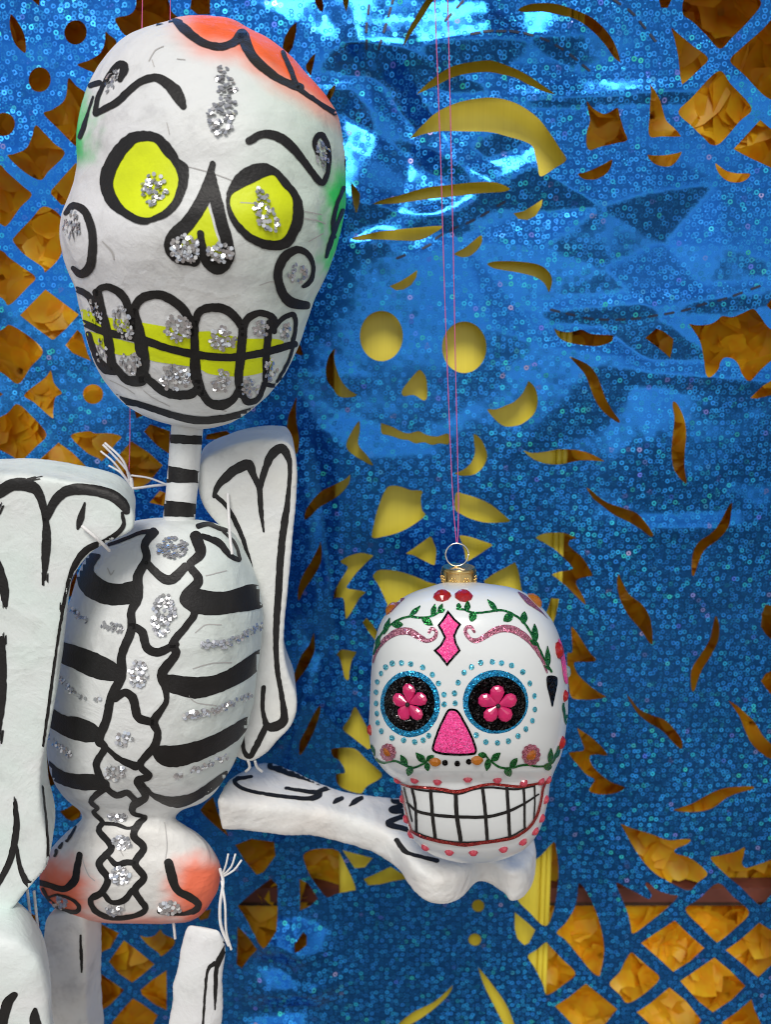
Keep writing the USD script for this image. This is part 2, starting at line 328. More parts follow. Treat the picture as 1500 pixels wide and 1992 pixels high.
# ---------------------------------------------------------------- the setting: ground, wall, panel, petals, rail
Y_FOIL, Y_PANEL = 0.480, 0.494
GROUND = paint_mat('pale_paving', (0.28, 0.225, 0.185), 0.8, 0.3, 200, 0.3)
WALLM = paint_mat('dark_wood_board', (0.07, 0.035, 0.02), 0.7, 0.3, 300, 0.5)
g = trimesh.creation.cylinder(60, 0.1, sections=48); g.apply_translation((0, 0, -0.05))
tag(obj('ground', g, GROUND), 'pale paved ground below, out of sight', kind='structure')
wb = trimesh.creation.box((1.5, 0.03, 2.3)); wb.apply_translation((0, 0.60, 1.25))
tag(obj('wall', wb, WALLM), 'dark brown board wall behind the marigold petals', kind='structure')

# marigold petals in ruffled heads
def petals():
    V, F, n = [], [], 0
    gx, gz = np.arange(-0.40, 0.41, 0.040), np.arange(0.93, 1.88, 0.036)
    u, w = np.meshgrid(np.linspace(-1, 1, 5), np.linspace(0, 1, 5)); u, w = u.ravel(), w.ravel()
    q = np.array([[r * 5 + c, r * 5 + c + 1, r * 5 + 6 + c] for r in range(4) for c in range(4)] + [[r * 5 + c, r * 5 + 6 + c, r * 5 + 5 + c] for r in range(4) for c in range(4)])
    for iz, z in enumerate(gz):
        for x in gx:
            cx, cz = x + (iz % 2) * 0.020 + rng.normal(0, 0.006), z + rng.normal(0, 0.006)
            cy = rng.uniform(0.528, 0.540)
            for ring, (cnt, ln, lift) in enumerate(((8, 0.036, 0.03), (7, 0.028, 0.22), (5, 0.019, 0.45))):
                for k in range(cnt):
                    th = 2 * math.pi * (k + rng.uniform(-0.35, 0.35)) / cnt + ring; L = ln * rng.uniform(0.8, 1.25); W = L * rng.uniform(0.45, 0.7)
                    tip = lift + rng.normal(0, 0.13); wid = W * np.sin(np.clip(w * 0.62 + 0.16, 0, 1) * math.pi) ** 0.8
                    rad = 0.002 + w * L * math.cos(tip); out = w * L * math.sin(tip) + 0.004 * w ** 2 * rng.uniform(-1, 1.2) + 0.0022 * np.sin(u * rng.uniform(2, 5) + rng.uniform(0, 6)) * w + 0.25 * wid * u * u
                    lx, lz = rad, u * wid
                    c, s = math.cos(th), math.sin(th)
                    V.append(np.c_[cx + lx * c - lz * s, cy - out - 0.004 * ring, cz + lx * s + lz * c]); F.append(q + n); n += 25
    return np.vstack(V), np.vstack(F)
PETAL = M('marigold_petal', {'g': ('geometry', {}), 'n': ('noise_texture', {'scale': 120.0, 'detail': 3.0}),
    'm': ('math', {'math_type': 'multiply_add', 'value2': 0.35}),
    'r': ('rgb_ramp', {'ramp': [(0.05, (0.95, 0.42, 0.015)), (0.22, (0.98, 0.68, 0.025)), (0.4, (0.99, 0.82, 0.04)), (1.15, (0.99, 0.91, 0.12))]}),
    'p': ('principled_bsdf', {'roughness': 0.45}), 't': ('translucent_bsdf', {}), 'x': ('mix_closure', {'fac': 0.45})},
    [('g.position', 'n.vector'), ('n.fac', 'm.value1'), ('g.random_per_island', 'm.value3'), ('m.value', 'r.fac'), ('r.color', 'p.base_color'), ('r.color', 't.color'), ('p.BSDF', 'x.closure1'), ('t.BSDF', 'x.closure2')], surface='x.closure')
tag(obj('marigold_petals', petals(), PETAL, smooth=True), 'mass of orange and yellow marigold petals seen through the cut openings', 'flower petals', kind='stuff')

# mustard panel standing between the banner and the petals
PANEL = M('mustard_panel_paint', {'g': ('geometry', {}), 'mp': ('mapping', {'scale': (900, 900, 14)}), 'n': ('noise_texture', {'scale': 1.0, 'detail': 4.0}),
    'r': ('rgb_ramp', {'ramp': [(0.3, (0.84, 0.70, 0.07)), (0.7, (0.90, 0.76, 0.08))]}), 'b': ('bump', {'strength': 0.15, 'distance': 0.0004}),
    'p': ('principled_bsdf', {'roughness': 0.35})},
    [('g.position', 'mp.vector'), ('mp.vector', 'n.vector'), ('n.fac', 'r.fac'), ('r.color', 'p.base_color'), ('n.fac', 'b.height'), ('b.normal', 'p.normal')])
xl, xr = P([[652, 1100]], Y_PANEL)[0, 0], P([[1102, 1000]], Y_PANEL)[0, 0]
yp = thing('yellow_panel', 'tall mustard yellow panel behind the middle of the blue foil banner', 'panel', ((xl + xr) / 2, Y_PANEL, 0.85))
def slab(x0, x1, y0, y1, z0, z1, r):
    g = box(x0 + r, y0 + r, x1 - r, y1 - r).buffer(r, quad_segs=5); m = trimesh.creation.extrude_polygon(g, z1 - z0); m.apply_translation((0, 0, z0)); return m
obj('panel_face', slab(xl, xr - 0.007, Y_PANEL, Y_PANEL + 0.012, 0.85, 1.95, 0.005), PANEL, yp, smooth=40)
for k in range(2): obj('edge_rib', slab(xr - 0.0068 + k * 0.0035, xr - 0.0035 + k * 0.0035, Y_PANEL + 0.002, Y_PANEL + 0.011, 0.85, 1.95, 0.0014), PANEL, yp, smooth=40)
RAIL = paint_mat('brown_rail', (0.20, 0.065, 0.05), 0.5, 0.3, 200, 0.4)
zr = P([[1350, 1737]], 0.513)[0, 2]
rl = trimesh.creation.box((1.2, 0.012, 0.011)); rl.apply_translation((0, 0.517, zr)); 
rl2 = trimesh.creation.box((1.2, 0.010, 0.004)); rl2.apply_translation((0, 0.518, zr - 0.0078))
rt = thing('wooden_rail', 'reddish brown wooden rail crossing behind the lower lattice of the banner', 'rail', (0, 0.517, zr))
obj('bar', rl, RAIL, rt); obj('lower_edge', rl2, WALLM, rt)

# ---------------------------------------------------------------- blue foil banner with cut openings
HOLES = [l.split() for l in '''
20,27 33,40 45,60 51,80 50,103 40,100 27,85 20,65 17,45
60,-10 62,0 76,13 77,-10
270,-15 262,15 250,28 223,36 232,58 248,72 290,70 345,40 335,22 318,-15
375,-10 370,18 385,30 409,30 409,-10
205,62 213,68 228,83 215,110 195,145 180,143 150,128 175,118 195,105 203,85
133,152 150,168 168,182 163,200 155,240 150,280 145,285 115,255 83,222 100,213 120,200 128,185
68,243 85,257 105,278 127,300 95,335 78,352 45,335 15,305 28,300 50,290 60,270
148,315 125,340 98,370 97,378 118,400 130,400 140,380 155,330
-40,310 0,320 15,335 45,362 62,380 40,405 15,440 0,437 -40,410
80,402 60,425 30,458 25,470 45,495 80,520 85,530 92,528 120,495 122,440 118,420 100,405
-40,475 5,488 18,500 45,520 70,540 55,560 20,595 5,582 -40,550
88,562 155,612 130,640 105,662 100,662 70,640 38,614
22,632 65,660 84,686 60,715 35,748 5,728 -40,700 -40,665 5,640
125,672 150,640 160,650 172,690 180,705 155,695 140,688
98,720 85,735 45,768 65,785 100,815 103,800 107,775 120,765 105,745
32,785 60,808 90,845 70,870 38,900 25,890 0,877 -40,860 -40,828 10,805
-40,740 5,767 -40,800
135,848 170,838 185,842 215,842 237,850 225,865 200,897 190,893 165,880
262,798 280,808 265,814
278,840 292,824 332,838 330,885 305,868
112,860 85,885 68,900 100,912 165,925 172,912 140,880
255,857 230,885 218,905 265,955 290,940 318,905 290,880
290,978 310,955 322,960 318,985
400,855 403,845 440,838 452,848 425,855
578,770 568,790 560,810 557,840 565,860 572,880 578,884 583,865 582,845 578,820 577,795
575,664 580,658 590,690 585,692 574,687
652,677 640,690 633,715 635,740 645,755 660,773 685,774 695,768 680,758 665,740 655,715 651,695
818,719 830,735 833,765 830,778 822,780 805,770 785,772 781,760 795,740 808,725
1028,740 1042,755 1047,780 1040,805 1020,823 1002,830 980,830 960,815 947,796 965,795 985,787 1000,780 1015,765 1025,745
740,823 750,825 765,830 780,838 795,842 815,838 830,845 850,848 870,842 875,848 873,865 855,864 840,867 825,862 808,864 795,858 780,856 768,852 755,848 742,844
700,818 692,825 680,845 673,862 675,875 690,888 705,897 720,905 727,904 715,885 700,868 698,855 701,840
921,843 935,852 945,870 949,890 940,910 925,923 905,927 890,925 883,920 900,913 915,900 923,880 921,860
682,922 672,930 650,942 625,955 605,975 593,995 592,1012 605,1005 620,990 645,975 665,960 680,940
750,950 765,943 782,946 800,952 822,954 820,970 822,990 828,1002 810,1018 780,1035 745,1045 723,1046 726,1020 735,985
886,958 905,960 930,968 955,980 980,1000 994,1014 980,1018 945,1018 915,1010 895,1000 884,990
838,1042 825,1050 805,1065 789,1077 805,1082 825,1092 845,1100 849,1085 850,1070 845,1055
893,1041 910,1042 935,1050 959,1060 945,1072 925,1085 907,1093 903,1075 897,1055
728,1115 740,1109 770,1110 800,1118 830,1130 850,1142 760,1180 752,1175 745,1160 735,1140 725,1125
940,1130 960,1115 985,1102 1003,1092 1010,1110 1015,1140 1020,1170 950,1150
662,1090 680,1080 700,1075 715,1077 727,1082 715,1095 695,1115 680,1135 676,1143 690,1146 712,1152 700,1165 688,1185 678,1200 672,1204 670,1185 667,1165 655,1164 648,1165 650,1150 660,1130 675,1105 665,1097
713,1202 705,1210 718,1230 730,1245 735,1230 725,1215
655,1275 665,1265 685,1267 693,1270 685,1285 680,1305 678,1325 670,1322 665,1300 660,1282
623,1052 618,1065 605,1090 590,1115 580,1140 578,1165 583,1168 595,1145 612,1120 625,1095 627,1070
610,1230 600,1255 585,1275 572,1310 570,1335 582,1320 600,1295 612,1270 613,1250
622,1368 625,1380 618,1405 608,1430 595,1455 585,1468 581,1462 583,1440 595,1415 610,1385
690,1375 678,1398 666,1418 685,1435 708,1453 718,1458 740,1440 722,1425 705,1395
643,1458 655,1453 690,1455 715,1478 745,1508 715,1530 700,1545 660,1530 653,1505 670,1501 660,1480 648,1472
456,1643 489,1629 535,1633 538,1661 514,1694 500,1699 475,1671
589,1668 600,1654 624,1650 655,1655 668,1672 693,1727 680,1735 655,1742 633,1750 605,1713
461,1759 498,1727 528,1706 541,1722 540,1806 514,1836 490,1805
581,1710 600,1722 619,1755 605,1769 582,1776
462,1797 485,1815 503,1840 470,1888 458,1880
575,1820 591,1806 598,1813 598,1825 577,1832
666,1655 725,1670 710,1688 690,1690
706,1710 735,1697 760,1685 800,1710 765,1716 740,1722 715,1724
929,1880 940,1890 960,1915 985,1950 1000,1985 1015,2030 990,2010 960,1955 940,1915
880,1915 865,1930 840,1950 800,1970 765,2000 790,1998 830,1975 865,1945 880,1925
1078,1637 1085,1660 1088,1700 1082,1755 1070,1795 1055,1800 1030,1775 1005,1745 1030,1715 1035,1680 1055,1660
1000,1770 1010,1778 1030,1795 1043,1808 1030,1835 1020,1840 1005,1825 1000,1805
1062,1831 1070,1838 1095,1865 1121,1893 1100,1915 1065,1937 1055,1915 1040,1885 1026,1860 1045,1845
1126,1718 1140,1730 1160,1770 1172,1810 1177,1850 1170,1890 1165,1899 1150,1890 1125,1860 1100,1830 1082,1814 1100,1795 1118,1765 1123,1740
1198,1716 1225,1728 1245,1738 1262,1747 1266,1738 1255,1722 1260,1714 1280,1730 1305,1738 1320,1742 1300,1765 1265,1795 1232,1817 1226,1800 1220,1775 1210,1750
1208,1602 1230,1610 1265,1620 1300,1632 1330,1630 1345,1632 1338,1642 1318,1650 1315,1658 1345,1668 1377,1697 1360,1715 1340,1732 1310,1720 1275,1700 1250,1675 1230,1645 1215,1618
1381,1669 1400,1662 1430,1655 1450,1647 1448,1665 1445,1680 1455,1686 1475,1680 1530,1665 1550,1700 1510,1725 1500,1740 1480,1760 1465,1750 1440,1725 1410,1700
1396,1715 1425,1740 1458,1773 1430,1805 1400,1830 1390,1830 1365,1805 1332,1768 1360,1745
1313,1788 1340,1815 1372,1843 1345,1870 1310,1892 1280,1865 1246,1835 1275,1815
1477,1792 1510,1815 1545,1850 1500,1880 1475,1903 1450,1880 1410,1847 1440,1825
1228,1852 1240,1860 1262,1880 1285,1903 1260,1930 1222,1952 1205,1935 1185,1913 1205,1890 1215,1870
1390,1860 1420,1885 1452,1917 1425,1945 1387,1970 1360,1950 1322,1908 1355,1885
1140,1911 1170,1935 1203,1963 1180,1990 1150,2015 1110,1990 1078,1957 1105,1940
1303,1919 1335,1945 1367,1985 1345,2010 1290,2015 1237,1968 1265,1950
1463,1941 1470,1965 1482,1990 1460,2020 1430,2015 1402,1988 1435,1965
1007,20 1020,10 1045,6 1080,8 1110,17 1145,32 1170,50 1190,72 1203,95 1210,118 1208,121 1195,110 1175,85 1150,62 1120,42 1085,32 1050,24 1020,24
808,186 825,168 850,148 880,132 920,124 960,122 1000,132 1035,150 1065,172 1080,186 1060,182 1030,168 1000,153 960,146 920,147 880,155 845,170 815,184
797,265 815,245 850,218 885,200 930,192 970,193 1010,205 1045,228 1070,258 1090,290 1102,313 1080,330 1050,347 1042,320 1035,288 1020,278 990,270 950,260 900,257 850,257 820,260
725,400 745,388 790,372 830,362 870,358 920,356 965,358 992,368 980,376 940,380 880,384 830,388 780,395 740,401
683,465 700,458 740,450 800,444 862,440 840,458 815,469 780,470 730,469 695,470
936,458 938,470 930,485 915,498 900,501 887,497 885,493 905,482 920,470
812,526 810,540 800,555 785,564 770,565 758,557 775,550 795,538
947,514 960,508 990,507 1030,510 1055,517 1070,530 1076,545 1072,565 1068,570 1058,552 1040,540 1010,532 980,527 960,523
1056,388 1055,400 1045,418 1028,427 1010,425 1000,414 1020,410 1040,398
683,358 692,368 701,382 700,400 695,416 692,416 688,400 684,380
653,163 652,175 645,190 638,200 634,192 640,178
578,47 577,65 570,95 560,110 550,95 555,75 565,58
614,107 612,120 605,150 597,140 595,130 605,115
610,-10 613,5 620,20 627,25 630,15 625,-10
665,-10 668,10 674,27 677,15 682,-10
843,-15 825,5 808,35 793,65 783,98 788,98 800,75 815,50 832,22 855,-15
1142,195 1152,205 1165,215 1177,220 1188,216 1203,208 1208,225 1215,250 1222,273 1200,280 1170,287 1147,294 1140,280 1142,255 1148,235 1145,215
1264,163 1275,180 1288,200 1295,225 1300,236 1313,248 1325,262 1323,267 1290,267 1263,265 1264,220 1265,190
1307,52 1325,68 1350,90 1378,115 1360,138 1330,165 1325,165 1322,140 1318,105 1312,75
1395,140 1420,165 1463,211 1440,238 1405,278 1385,283 1370,270 1345,245 1320,218 1345,190
1345,-15 1328,24 1350,45 1375,72 1400,98 1425,75 1455,45 1480,12 1470,-5 1450,-15
1515,25 1480,60 1440,95 1418,120 1440,145 1490,192 1520,188 1545,100 1545,40
1480,232 1500,248 1540,275 1540,345 1500,328 1460,308 1427,290 1450,265
1260,302 1270,303 1295,302 1318,298 1327,296 1320,310 1308,322 1295,325 1278,322 1265,313
1123,341 1135,338 1155,330 1175,320 1190,312 1188,325 1178,340 1160,350 1145,352 1132,350
1393,318 1400,322 1415,332 1435,337 1459,338 1455,348 1440,355 1420,353 1405,343 1396,330
1280,-10 1287,15 1300,15 1312,-10
1078,638 1090,643 1110,645 1133,640 1150,648 1170,650 1195,652 1192,665 1175,672 1160,675 1140,674 1115,670 1098,665 1085,655
1275,638 1290,645 1310,660 1308,680 1305,700 1295,690 1275,675 1253,658
1338,630 1355,632 1380,630 1395,622 1405,614 1425,616 1445,608 1465,600 1478,612 1500,640 1540,650 1540,672 1500,703 1480,720 1462,738 1455,742 1448,740 1440,728 1435,712 1425,700 1410,697 1402,705 1398,718 1385,732 1375,735 1370,725 1368,700 1360,665 1348,645
1490,595 1500,580 1540,565 1540,615 1498,603
1510,732 1480,750 1457,775 1470,777 1500,770 1540,762 1540,725
1106,694 1120,697 1145,710 1160,728 1170,750 1180,775 1195,800 1208,818 1205,824 1190,815 1170,798 1155,775 1145,750 1135,728 1120,710
1310,780 1320,788 1332,815 1336,845 1333,880 1332,910 1336,938 1333,941 1320,930 1308,910 1304,880 1306,850 1310,815 1307,790
1016,875 1035,880 1060,878 1090,873 1125,875 1150,882 1170,892 1178,899 1160,898 1135,897 1115,900 1090,905 1060,903 1035,893
1141,948 1150,952 1165,965 1185,978 1215,988 1240,998 1258,1018 1270,1038 1270,1043 1262,1043 1245,1030 1220,1015 1195,1003 1175,988 1155,972 1145,958
1424,975 1423,995 1415,1025 1395,1050 1370,1070 1358,1095 1350,1118 1344,1118 1343,1095 1347,1070 1360,1050 1380,1035 1400,1010 1415,985
1203,1114 1212,1132 1225,1155 1250,1175 1265,1200 1270,1230 1270,1252 1262,1250 1245,1225 1220,1195 1205,1165 1199,1135
1395,1198 1402,1215 1400,1245 1385,1275 1368,1300 1358,1325 1352,1343 1345,1343 1342,1320 1345,1298 1360,1275 1380,1245 1388,1215
1216,1347 1228,1358 1245,1378 1270,1390 1295,1400 1315,1420 1328,1440 1329,1455 1322,1457 1305,1440 1285,1420 1260,1405 1240,1388 1225,1365
1416,1362 1430,1368 1450,1385 1470,1405 1485,1430 1500,1445 1525,1470 1500,1476 1480,1465 1460,1445 1448,1420 1438,1395 1425,1375
1308,1575 1325,1570 1350,1560 1375,1545 1405,1532 1440,1528 1465,1528 1466,1535 1440,1542 1415,1552 1385,1573 1355,1580 1325,1580
1510,1180 1490,1175 1482,1195 1480,1220 1490,1235 1500,1245 1535,1260 1535,1185
1515,1298 1490,1310 1480,1325 1490,1340 1500,1352 1535,1360 1535,1292
1042,1047 1055,1038 1075,1035 1100,1036 1120,1045 1122,1048 1110,1052 1108,1060 1120,1072 1135,1085 1150,1110 1153,1120 1140,1123 1126,1127 1122,1135 1130,1150 1138,1165 1139,1177 1125,1165 1105,1145 1085,1128 1073,1118 1085,1112 1105,1108 1113,1105 1105,1095 1085,1075 1060,1058
1110,1220 1120,1225 1135,1248 1150,1270 1160,1280 1155,1287 1130,1288 1118,1290 1125,1310 1145,1330 1165,1345 1180,1355 1160,1361 1135,1362 1112,1358 1105,1330 1102,1290 1103,1268 1112,1265
1122,1415 1132,1420 1150,1432 1170,1450 1182,1465 1178,1470 1160,1468 1148,1472 1155,1490 1170,1505 1190,1520 1216,1530 1208,1540 1185,1546 1160,1545 1145,1537 1153,1522 1155,1515 1140,1507 1125,1490 1112,1475 1106,1463 1120,1460 1135,1457 1130,1440
1072,1163 1088,1165 1082,1195 1075,1215 1060,1200 1067,1180
82,1410 95,1480 110,1525 78,1542
160,1555 150,1560 130,1572 117,1578 128,1592 140,1597 155,1590 160,1575
452,1468 460,1480 440,1505 430,1512 440,1480
415,1548 425,1580 445,1625 443,1628 425,1612 395,1585 388,1575 400,1560
167,1790 185,1790 232,1815 215,1845 182,1860 160,1850
240,1828 270,1850 302,1875 280,1895 257,1912 230,1895 210,1870
270,1820 285,1822 300,1818 312,1806 320,1815 340,1825 338,1840 315,1860 305,1852 285,1838
160,1893 180,1885 200,1895 243,1925 215,1955 200,1965 185,1955 160,1945
258,1940 275,1950 308,1975 295,2000 280,2015 230,2010 215,1990 235,1965
325,1885 325,1968 300,1955 275,1935 272,1925 295,1905
160,1955 180,1965 175,1992 160,2000
58,1775 75,1780 78,1800 70,1840 45,1845 36,1830 36,1800
380,1775 412,1765 405,1785 390,1790
128,1160 150,1105 150,1160
'''.strip().splitlines()]
holes = []
for l in HOLES:
    p = [tuple(map(float, s.split(','))) for s in l]
    g = blob(p, len(p) >= 9)
    holes.append(g.buffer(-1.2) if g.area > 1500 else g)
holes += [ell(148, 65, 22, 24), ell(76, 155, 22, 24), ell(8, 243, 21, 23), ell(180, 767, 20, 19), ell(742, 654, 42, 49), ell(903, 676, 43, 50), ell(930, 1760, 12), ell(924, 1828, 12.5)]
SLITS = []
for row in ([(1000, 63), (1028, 68), (1060, 78), (1088, 93), (1115, 112), (1140, 133)], [(1200, 5), (1228, 25), (1250, 50), (1270, 75)], [(717, 20), (713, 55), (713, 88)],
            [(765, 0), (758, 25), (749, 56), (739, 88)], [(895, 10), (872, 35)], [(925, 66), (950, 62), (975, 62)], [(975, 397), (943, 417), (915, 432), (883, 445), (855, 460), (830, 480), (780, 500)],
            [(1080, 605), (1110, 612), (1145, 620), (1175, 622), (1207, 622), (1237, 620), (1270, 615), (1302, 610), (1335, 603), (1365, 593), (1405, 583), (1435, 573), (1470, 560)]):
    r = np.array(row, float); t = np.gradient(r, axis=0); t /= np.linalg.norm(t, axis=1)[:, None]
    SLITS += [LineString([a - d * 8, a + d * 8]).buffer(2.4) for a, d in zip(r, t)]
# the lattice goes on past the frame
for i in range(-3, 4):
    for j in range(-6, 7):
        for x, y in ((1700 + i * 92 + (j % 2) * 46, 1900 + j * 62), (-230 + i * 92 + (j % 2) * 46, 500 + j * 62), (300 + i * 92 + (j % 2) * 46, 2230 + j * 62), (1300 + i * 92 + (j % 2) * 46, 2230 + j * 62)):
            if (x < -95 or x > 1600 or y > 2080) and -340 < x < 1840 and -300 < y < 2400: holes.append(Polygon([(x - 36, y), (x, y - 48), (x + 36, y), (x, y + 48)]))
sheet = box(-420, -420, 1920, 2480).difference(shapely.union_all(holes))
v, f = gridclip(sheet, 8.0)
q = P(v, Y_FOIL)
def fold(x, y, p0, p1, w, amp, soft=60.0):
    """a crease along p0-p1 (pixels): tent of half width w, height amp (metres)"""
    p0, p1 = np.array(p0, float), np.array(p1, float); d = p1 - p0; L = np.linalg.norm(d); d /= L
    s, t = (x - p0[0]) * d[0] + (y - p0[1]) * d[1], -(x - p0[0]) * d[1] + (y - p0[1]) * d[0]
    return amp * np.clip(1 - np.abs(t) / w, 0, 1) * sm(s, -soft, soft) * (1 - sm(s, L - soft, L + soft))
from scipy.interpolate import LinearNDInterpolator
_cp, _ch = [], []
_r = np.random.default_rng(21)
for _y in range(-450, 2560, 105):
    for _x in range(-450, 1980, 115):
        a = 0.0006 + 0.0034 * math.exp(-((_x - 830) / 300) ** 2 - ((_y - 230) / 260) ** 2) + 0.0050 * math.exp(-((_x - 560) / 110) ** 2 - ((_y - 1900) / 170) ** 2) + 0.0014 * math.exp(-((_x - 1330) / 260) ** 2 - ((_y - 420) / 380) ** 2) + 0.0015 * math.exp(-((_x - 640) / 120) ** 2 - ((_y - 1380) / 300) ** 2)
        _cp.append((_x + _r.uniform(-42, 42), _y + _r.uniform(-40, 40))); _ch.append(_r.normal(0, a))
CRUMPLE = LinearNDInterpolator(np.array(_cp), np.clip(_ch, -0.008, 0.006))
def relief(v):
    x, y = v[:, 0], v[:, 1]; k = np.c_[v / 260.0, np.zeros(len(v))]
    h = 0.0020 * (meshkit.fbm(k, 3, 4) - 0.5) + 0.0005 * (meshkit.fbm(k * 4.1, 3, 8) - 0.5)
    h += CRUMPLE(v)
    for p0, p1, w, a in (((690, 20), (740, 300), 60, 0.0035), ((640, 100), (1110, 70), 50, 0.0030), ((770, 100), (880, 290), 45, 0.004), ((650, 215), (800, 300), 45, -0.004),
                         ((800, 270), (960, 360), 40, 0.004), ((900, 330), (1040, 280), 40, -0.003), ((700, 400), (880, 430), 35, 0.004), ((700, 480), (950, 380), 28, 0.003),
                         ((1010, 190), (1330, 175), 26, 0.0022),
                         ((1050, 610), (1500, 570), 26, 0.0014), ((1200, 720), (1500, 745), 26, 0.0018), ((1260, 900), (1290, 780), 60, 0.002), ((480, 1815), (625, 1850), 48, 0.010), ((500, 1925), (650, 1900), 46, 0.010), ((560, 1760), (640, 1990), 40, 0.004), ((470, 2010), (620, 1990), 40, 0.008),
                         ((620, 900), (655, 1300), 25, -0.002), ((1240, 1030), (1430, 1025), 30, 0.002), ((1200, 1690), (1050, 1760), 20, 0.0), ((560, 1450), (640, 1250), 40, 0.003), ((570, 200), (700, 160), 40, 0.003)):
        h += fold(x, y, p0, p1, w, a)
    return np.clip(h, -0.012, 0.013)
q[:, 1] -= relief(v)
FOIL = M('blue_holographic_foil', {
    'g': ('geometry', {}), 'sp': ('separate_xyz', {}), 'c2': ('combine_xyz', {}),
    'v': ('voronoi_texture', {'dimensions': '2D', 'scale': 290.0, 'randomness': 0.6}),
    'v2': ('voronoi_texture', {'dimensions': '2D', 'scale': 520.0, 'randomness': 0.9}),
    'ring': ('rgb_ramp', {'ramp': [(0.0, (0.12,) * 3), (0.17, (0.05,) * 3), (0.23, (1,) * 3), (0.35, (1,) * 3), (0.43, (0.02,) * 3), (1.0, (0,) * 3)]}),
    'dot': ('rgb_ramp', {'ramp': [(0.0, (0.8,) * 3), (0.18, (0.8,) * 3), (0.3, (0,) * 3)]}),
    'cs': ('separate_xyz', {}), 'cs2': ('separate_xyz', {}),
    'amp': ('rgb_ramp', {'ramp': [(0.0, (0.10,) * 3), (0.45, (0.45,) * 3), (0.85, (1,) * 3)]}),
    'amp2': ('rgb_ramp', {'ramp': [(0.45, (0.0,) * 3), (1.0, (0.9,) * 3)]}),
    'm1': ('math', {'math_type': 'multiply'}), 'm2': ('math', {'math_type': 'multiply'}), 'mm': ('math', {'math_type': 'maximum'}),
    'hue': ('rgb_ramp', {'ramp': [(0.0, (0.02, 0.26, 0.85)), (0.55, (0.02, 0.36, 0.92)), (0.85, (0.03, 0.46, 0.95)), (0.93, (0.03, 0.66, 0.90)), (0.965, (0.06, 0.85, 0.60)), (0.985, (0.10, 0.16, 0.98)), (1.0, (0.6, 0.5, 0.75))]}),
    'bn': ('noise_texture', {'scale': 9.0, 'detail': 3.0}),
    'base': ('rgb_ramp', {'ramp': [(0.3, (0.010, 0.105, 0.37)), (0.7, (0.022, 0.165, 0.54))]}),
    'rgh': ('math', {'math_type': 'multiply_add', 'value2': 0.40, 'value3': 0.16}),
    'col': ('mix_color', {}),
    'sb': ('vector_math', {'math_type': 'subtract', 'vector2': (0.5, 0.5, 0.5)}),
    'kk': ('math', {'math_type': 'multiply_add', 'value2': 0.5, 'value3': 0.015}),
    'sc': ('vector_math', {'math_type': 'scale'}), 'ad': ('vector_math', {'math_type': 'add'}), 'nz': ('vector_math', {'math_type': 'normalize'}),
    'bk': ('mix_color', {'b': (0.75, 0.77, 0.80)}), 'rn': ('noise_texture', {'scale': 11.0, 'detail': 2.0}), 'rr': ('rgb_ramp', {'ramp': [(0.35, (0.45,) * 3), (0.65, (1.0,) * 3)]}), 'rm': ('math', {'math_type': 'multiply'}),
    'met': ('math', {'math_type': 'multiply_add', 'value2': -0.55, 'value3': 0.96}),
    'p': ('principled_bsdf', {})},
    [('g.position', 'sp.vector'), ('sp.x', 'c2.x'), ('sp.z', 'c2.y'), ('c2.vector', 'v.vector'), ('c2.vector', 'v2.vector'), ('v.distance', 'ring.fac'), ('v2.distance', 'dot.fac'),
     ('v.color', 'cs.vector'), ('v2.color', 'cs2.vector'), ('cs.x', 'amp.fac'), ('cs2.x', 'amp2.fac'), ('ring.color', 'm1.value1'), ('amp.color', 'm1.value2'), ('dot.color', 'm2.value1'), ('amp2.color', 'm2.value2'),
     ('m1.value', 'mm.value1'), ('m2.value', 'mm.value2'), ('cs.y', 'hue.fac'), ('g.position', 'bn.vector'), ('bn.fac', 'base.fac'), ('base.color', 'col.a'), ('hue.color', 'col.b'), ('g.position', 'rn.vector'), ('rn.fac', 'rr.fac'), ('mm.value', 'rm.value1'), ('rr.color', 'rm.value2'), ('rm.value', 'col.fac'),
     ('v.color', 'sb.vector1'), ('rm.value', 'kk.value1'), ('rm.value', 'met.value1'), ('met.value', 'p.metallic'), ('mm.value', 'rgh.value1'), ('rgh.value', 'p.roughness'), ('kk.value', 'sc.scale'), ('sb.vector', 'sc.vector1'), ('sc.vector', 'ad.vector1'), ('g.normal', 'ad.vector2'), ('ad.vector', 'nz.vector1'), ('nz.vector', 'p.normal'), ('col.result', 'bk.a'), ('g.backfacing', 'bk.fac'), ('bk.result', 'p.base_color')])
fm = trimesh.Trimesh(q, f[:, ::-1], process=False)
if fm.face_normals[:, 1].mean() > 0: fm.invert()
banner = obj('foil_banner', fm, FOIL, smooth=True)
BS = Surf(fm); decal('punched_dashes', SLITS, BS, plain('dark_blue_crease', (0.004, 0.015, 0.05), 0.5), banner, 0.0003, 5.0).SetCustomDataByKey('kind', 'stuff')
tag(banner, 'blue holographic foil banner cut with skeleton, leaf and lattice openings', 'banner')

# ---------------------------------------------------------------- the papier mache skeleton
puppet = thing('skeleton_puppet', 'white papier-mache skeleton puppet with black painted lines and yellow eyes, hanging at left', 'puppet', P([[250, 1790]], 0.37)[0])
def px_col(m): return project(m.vertices)
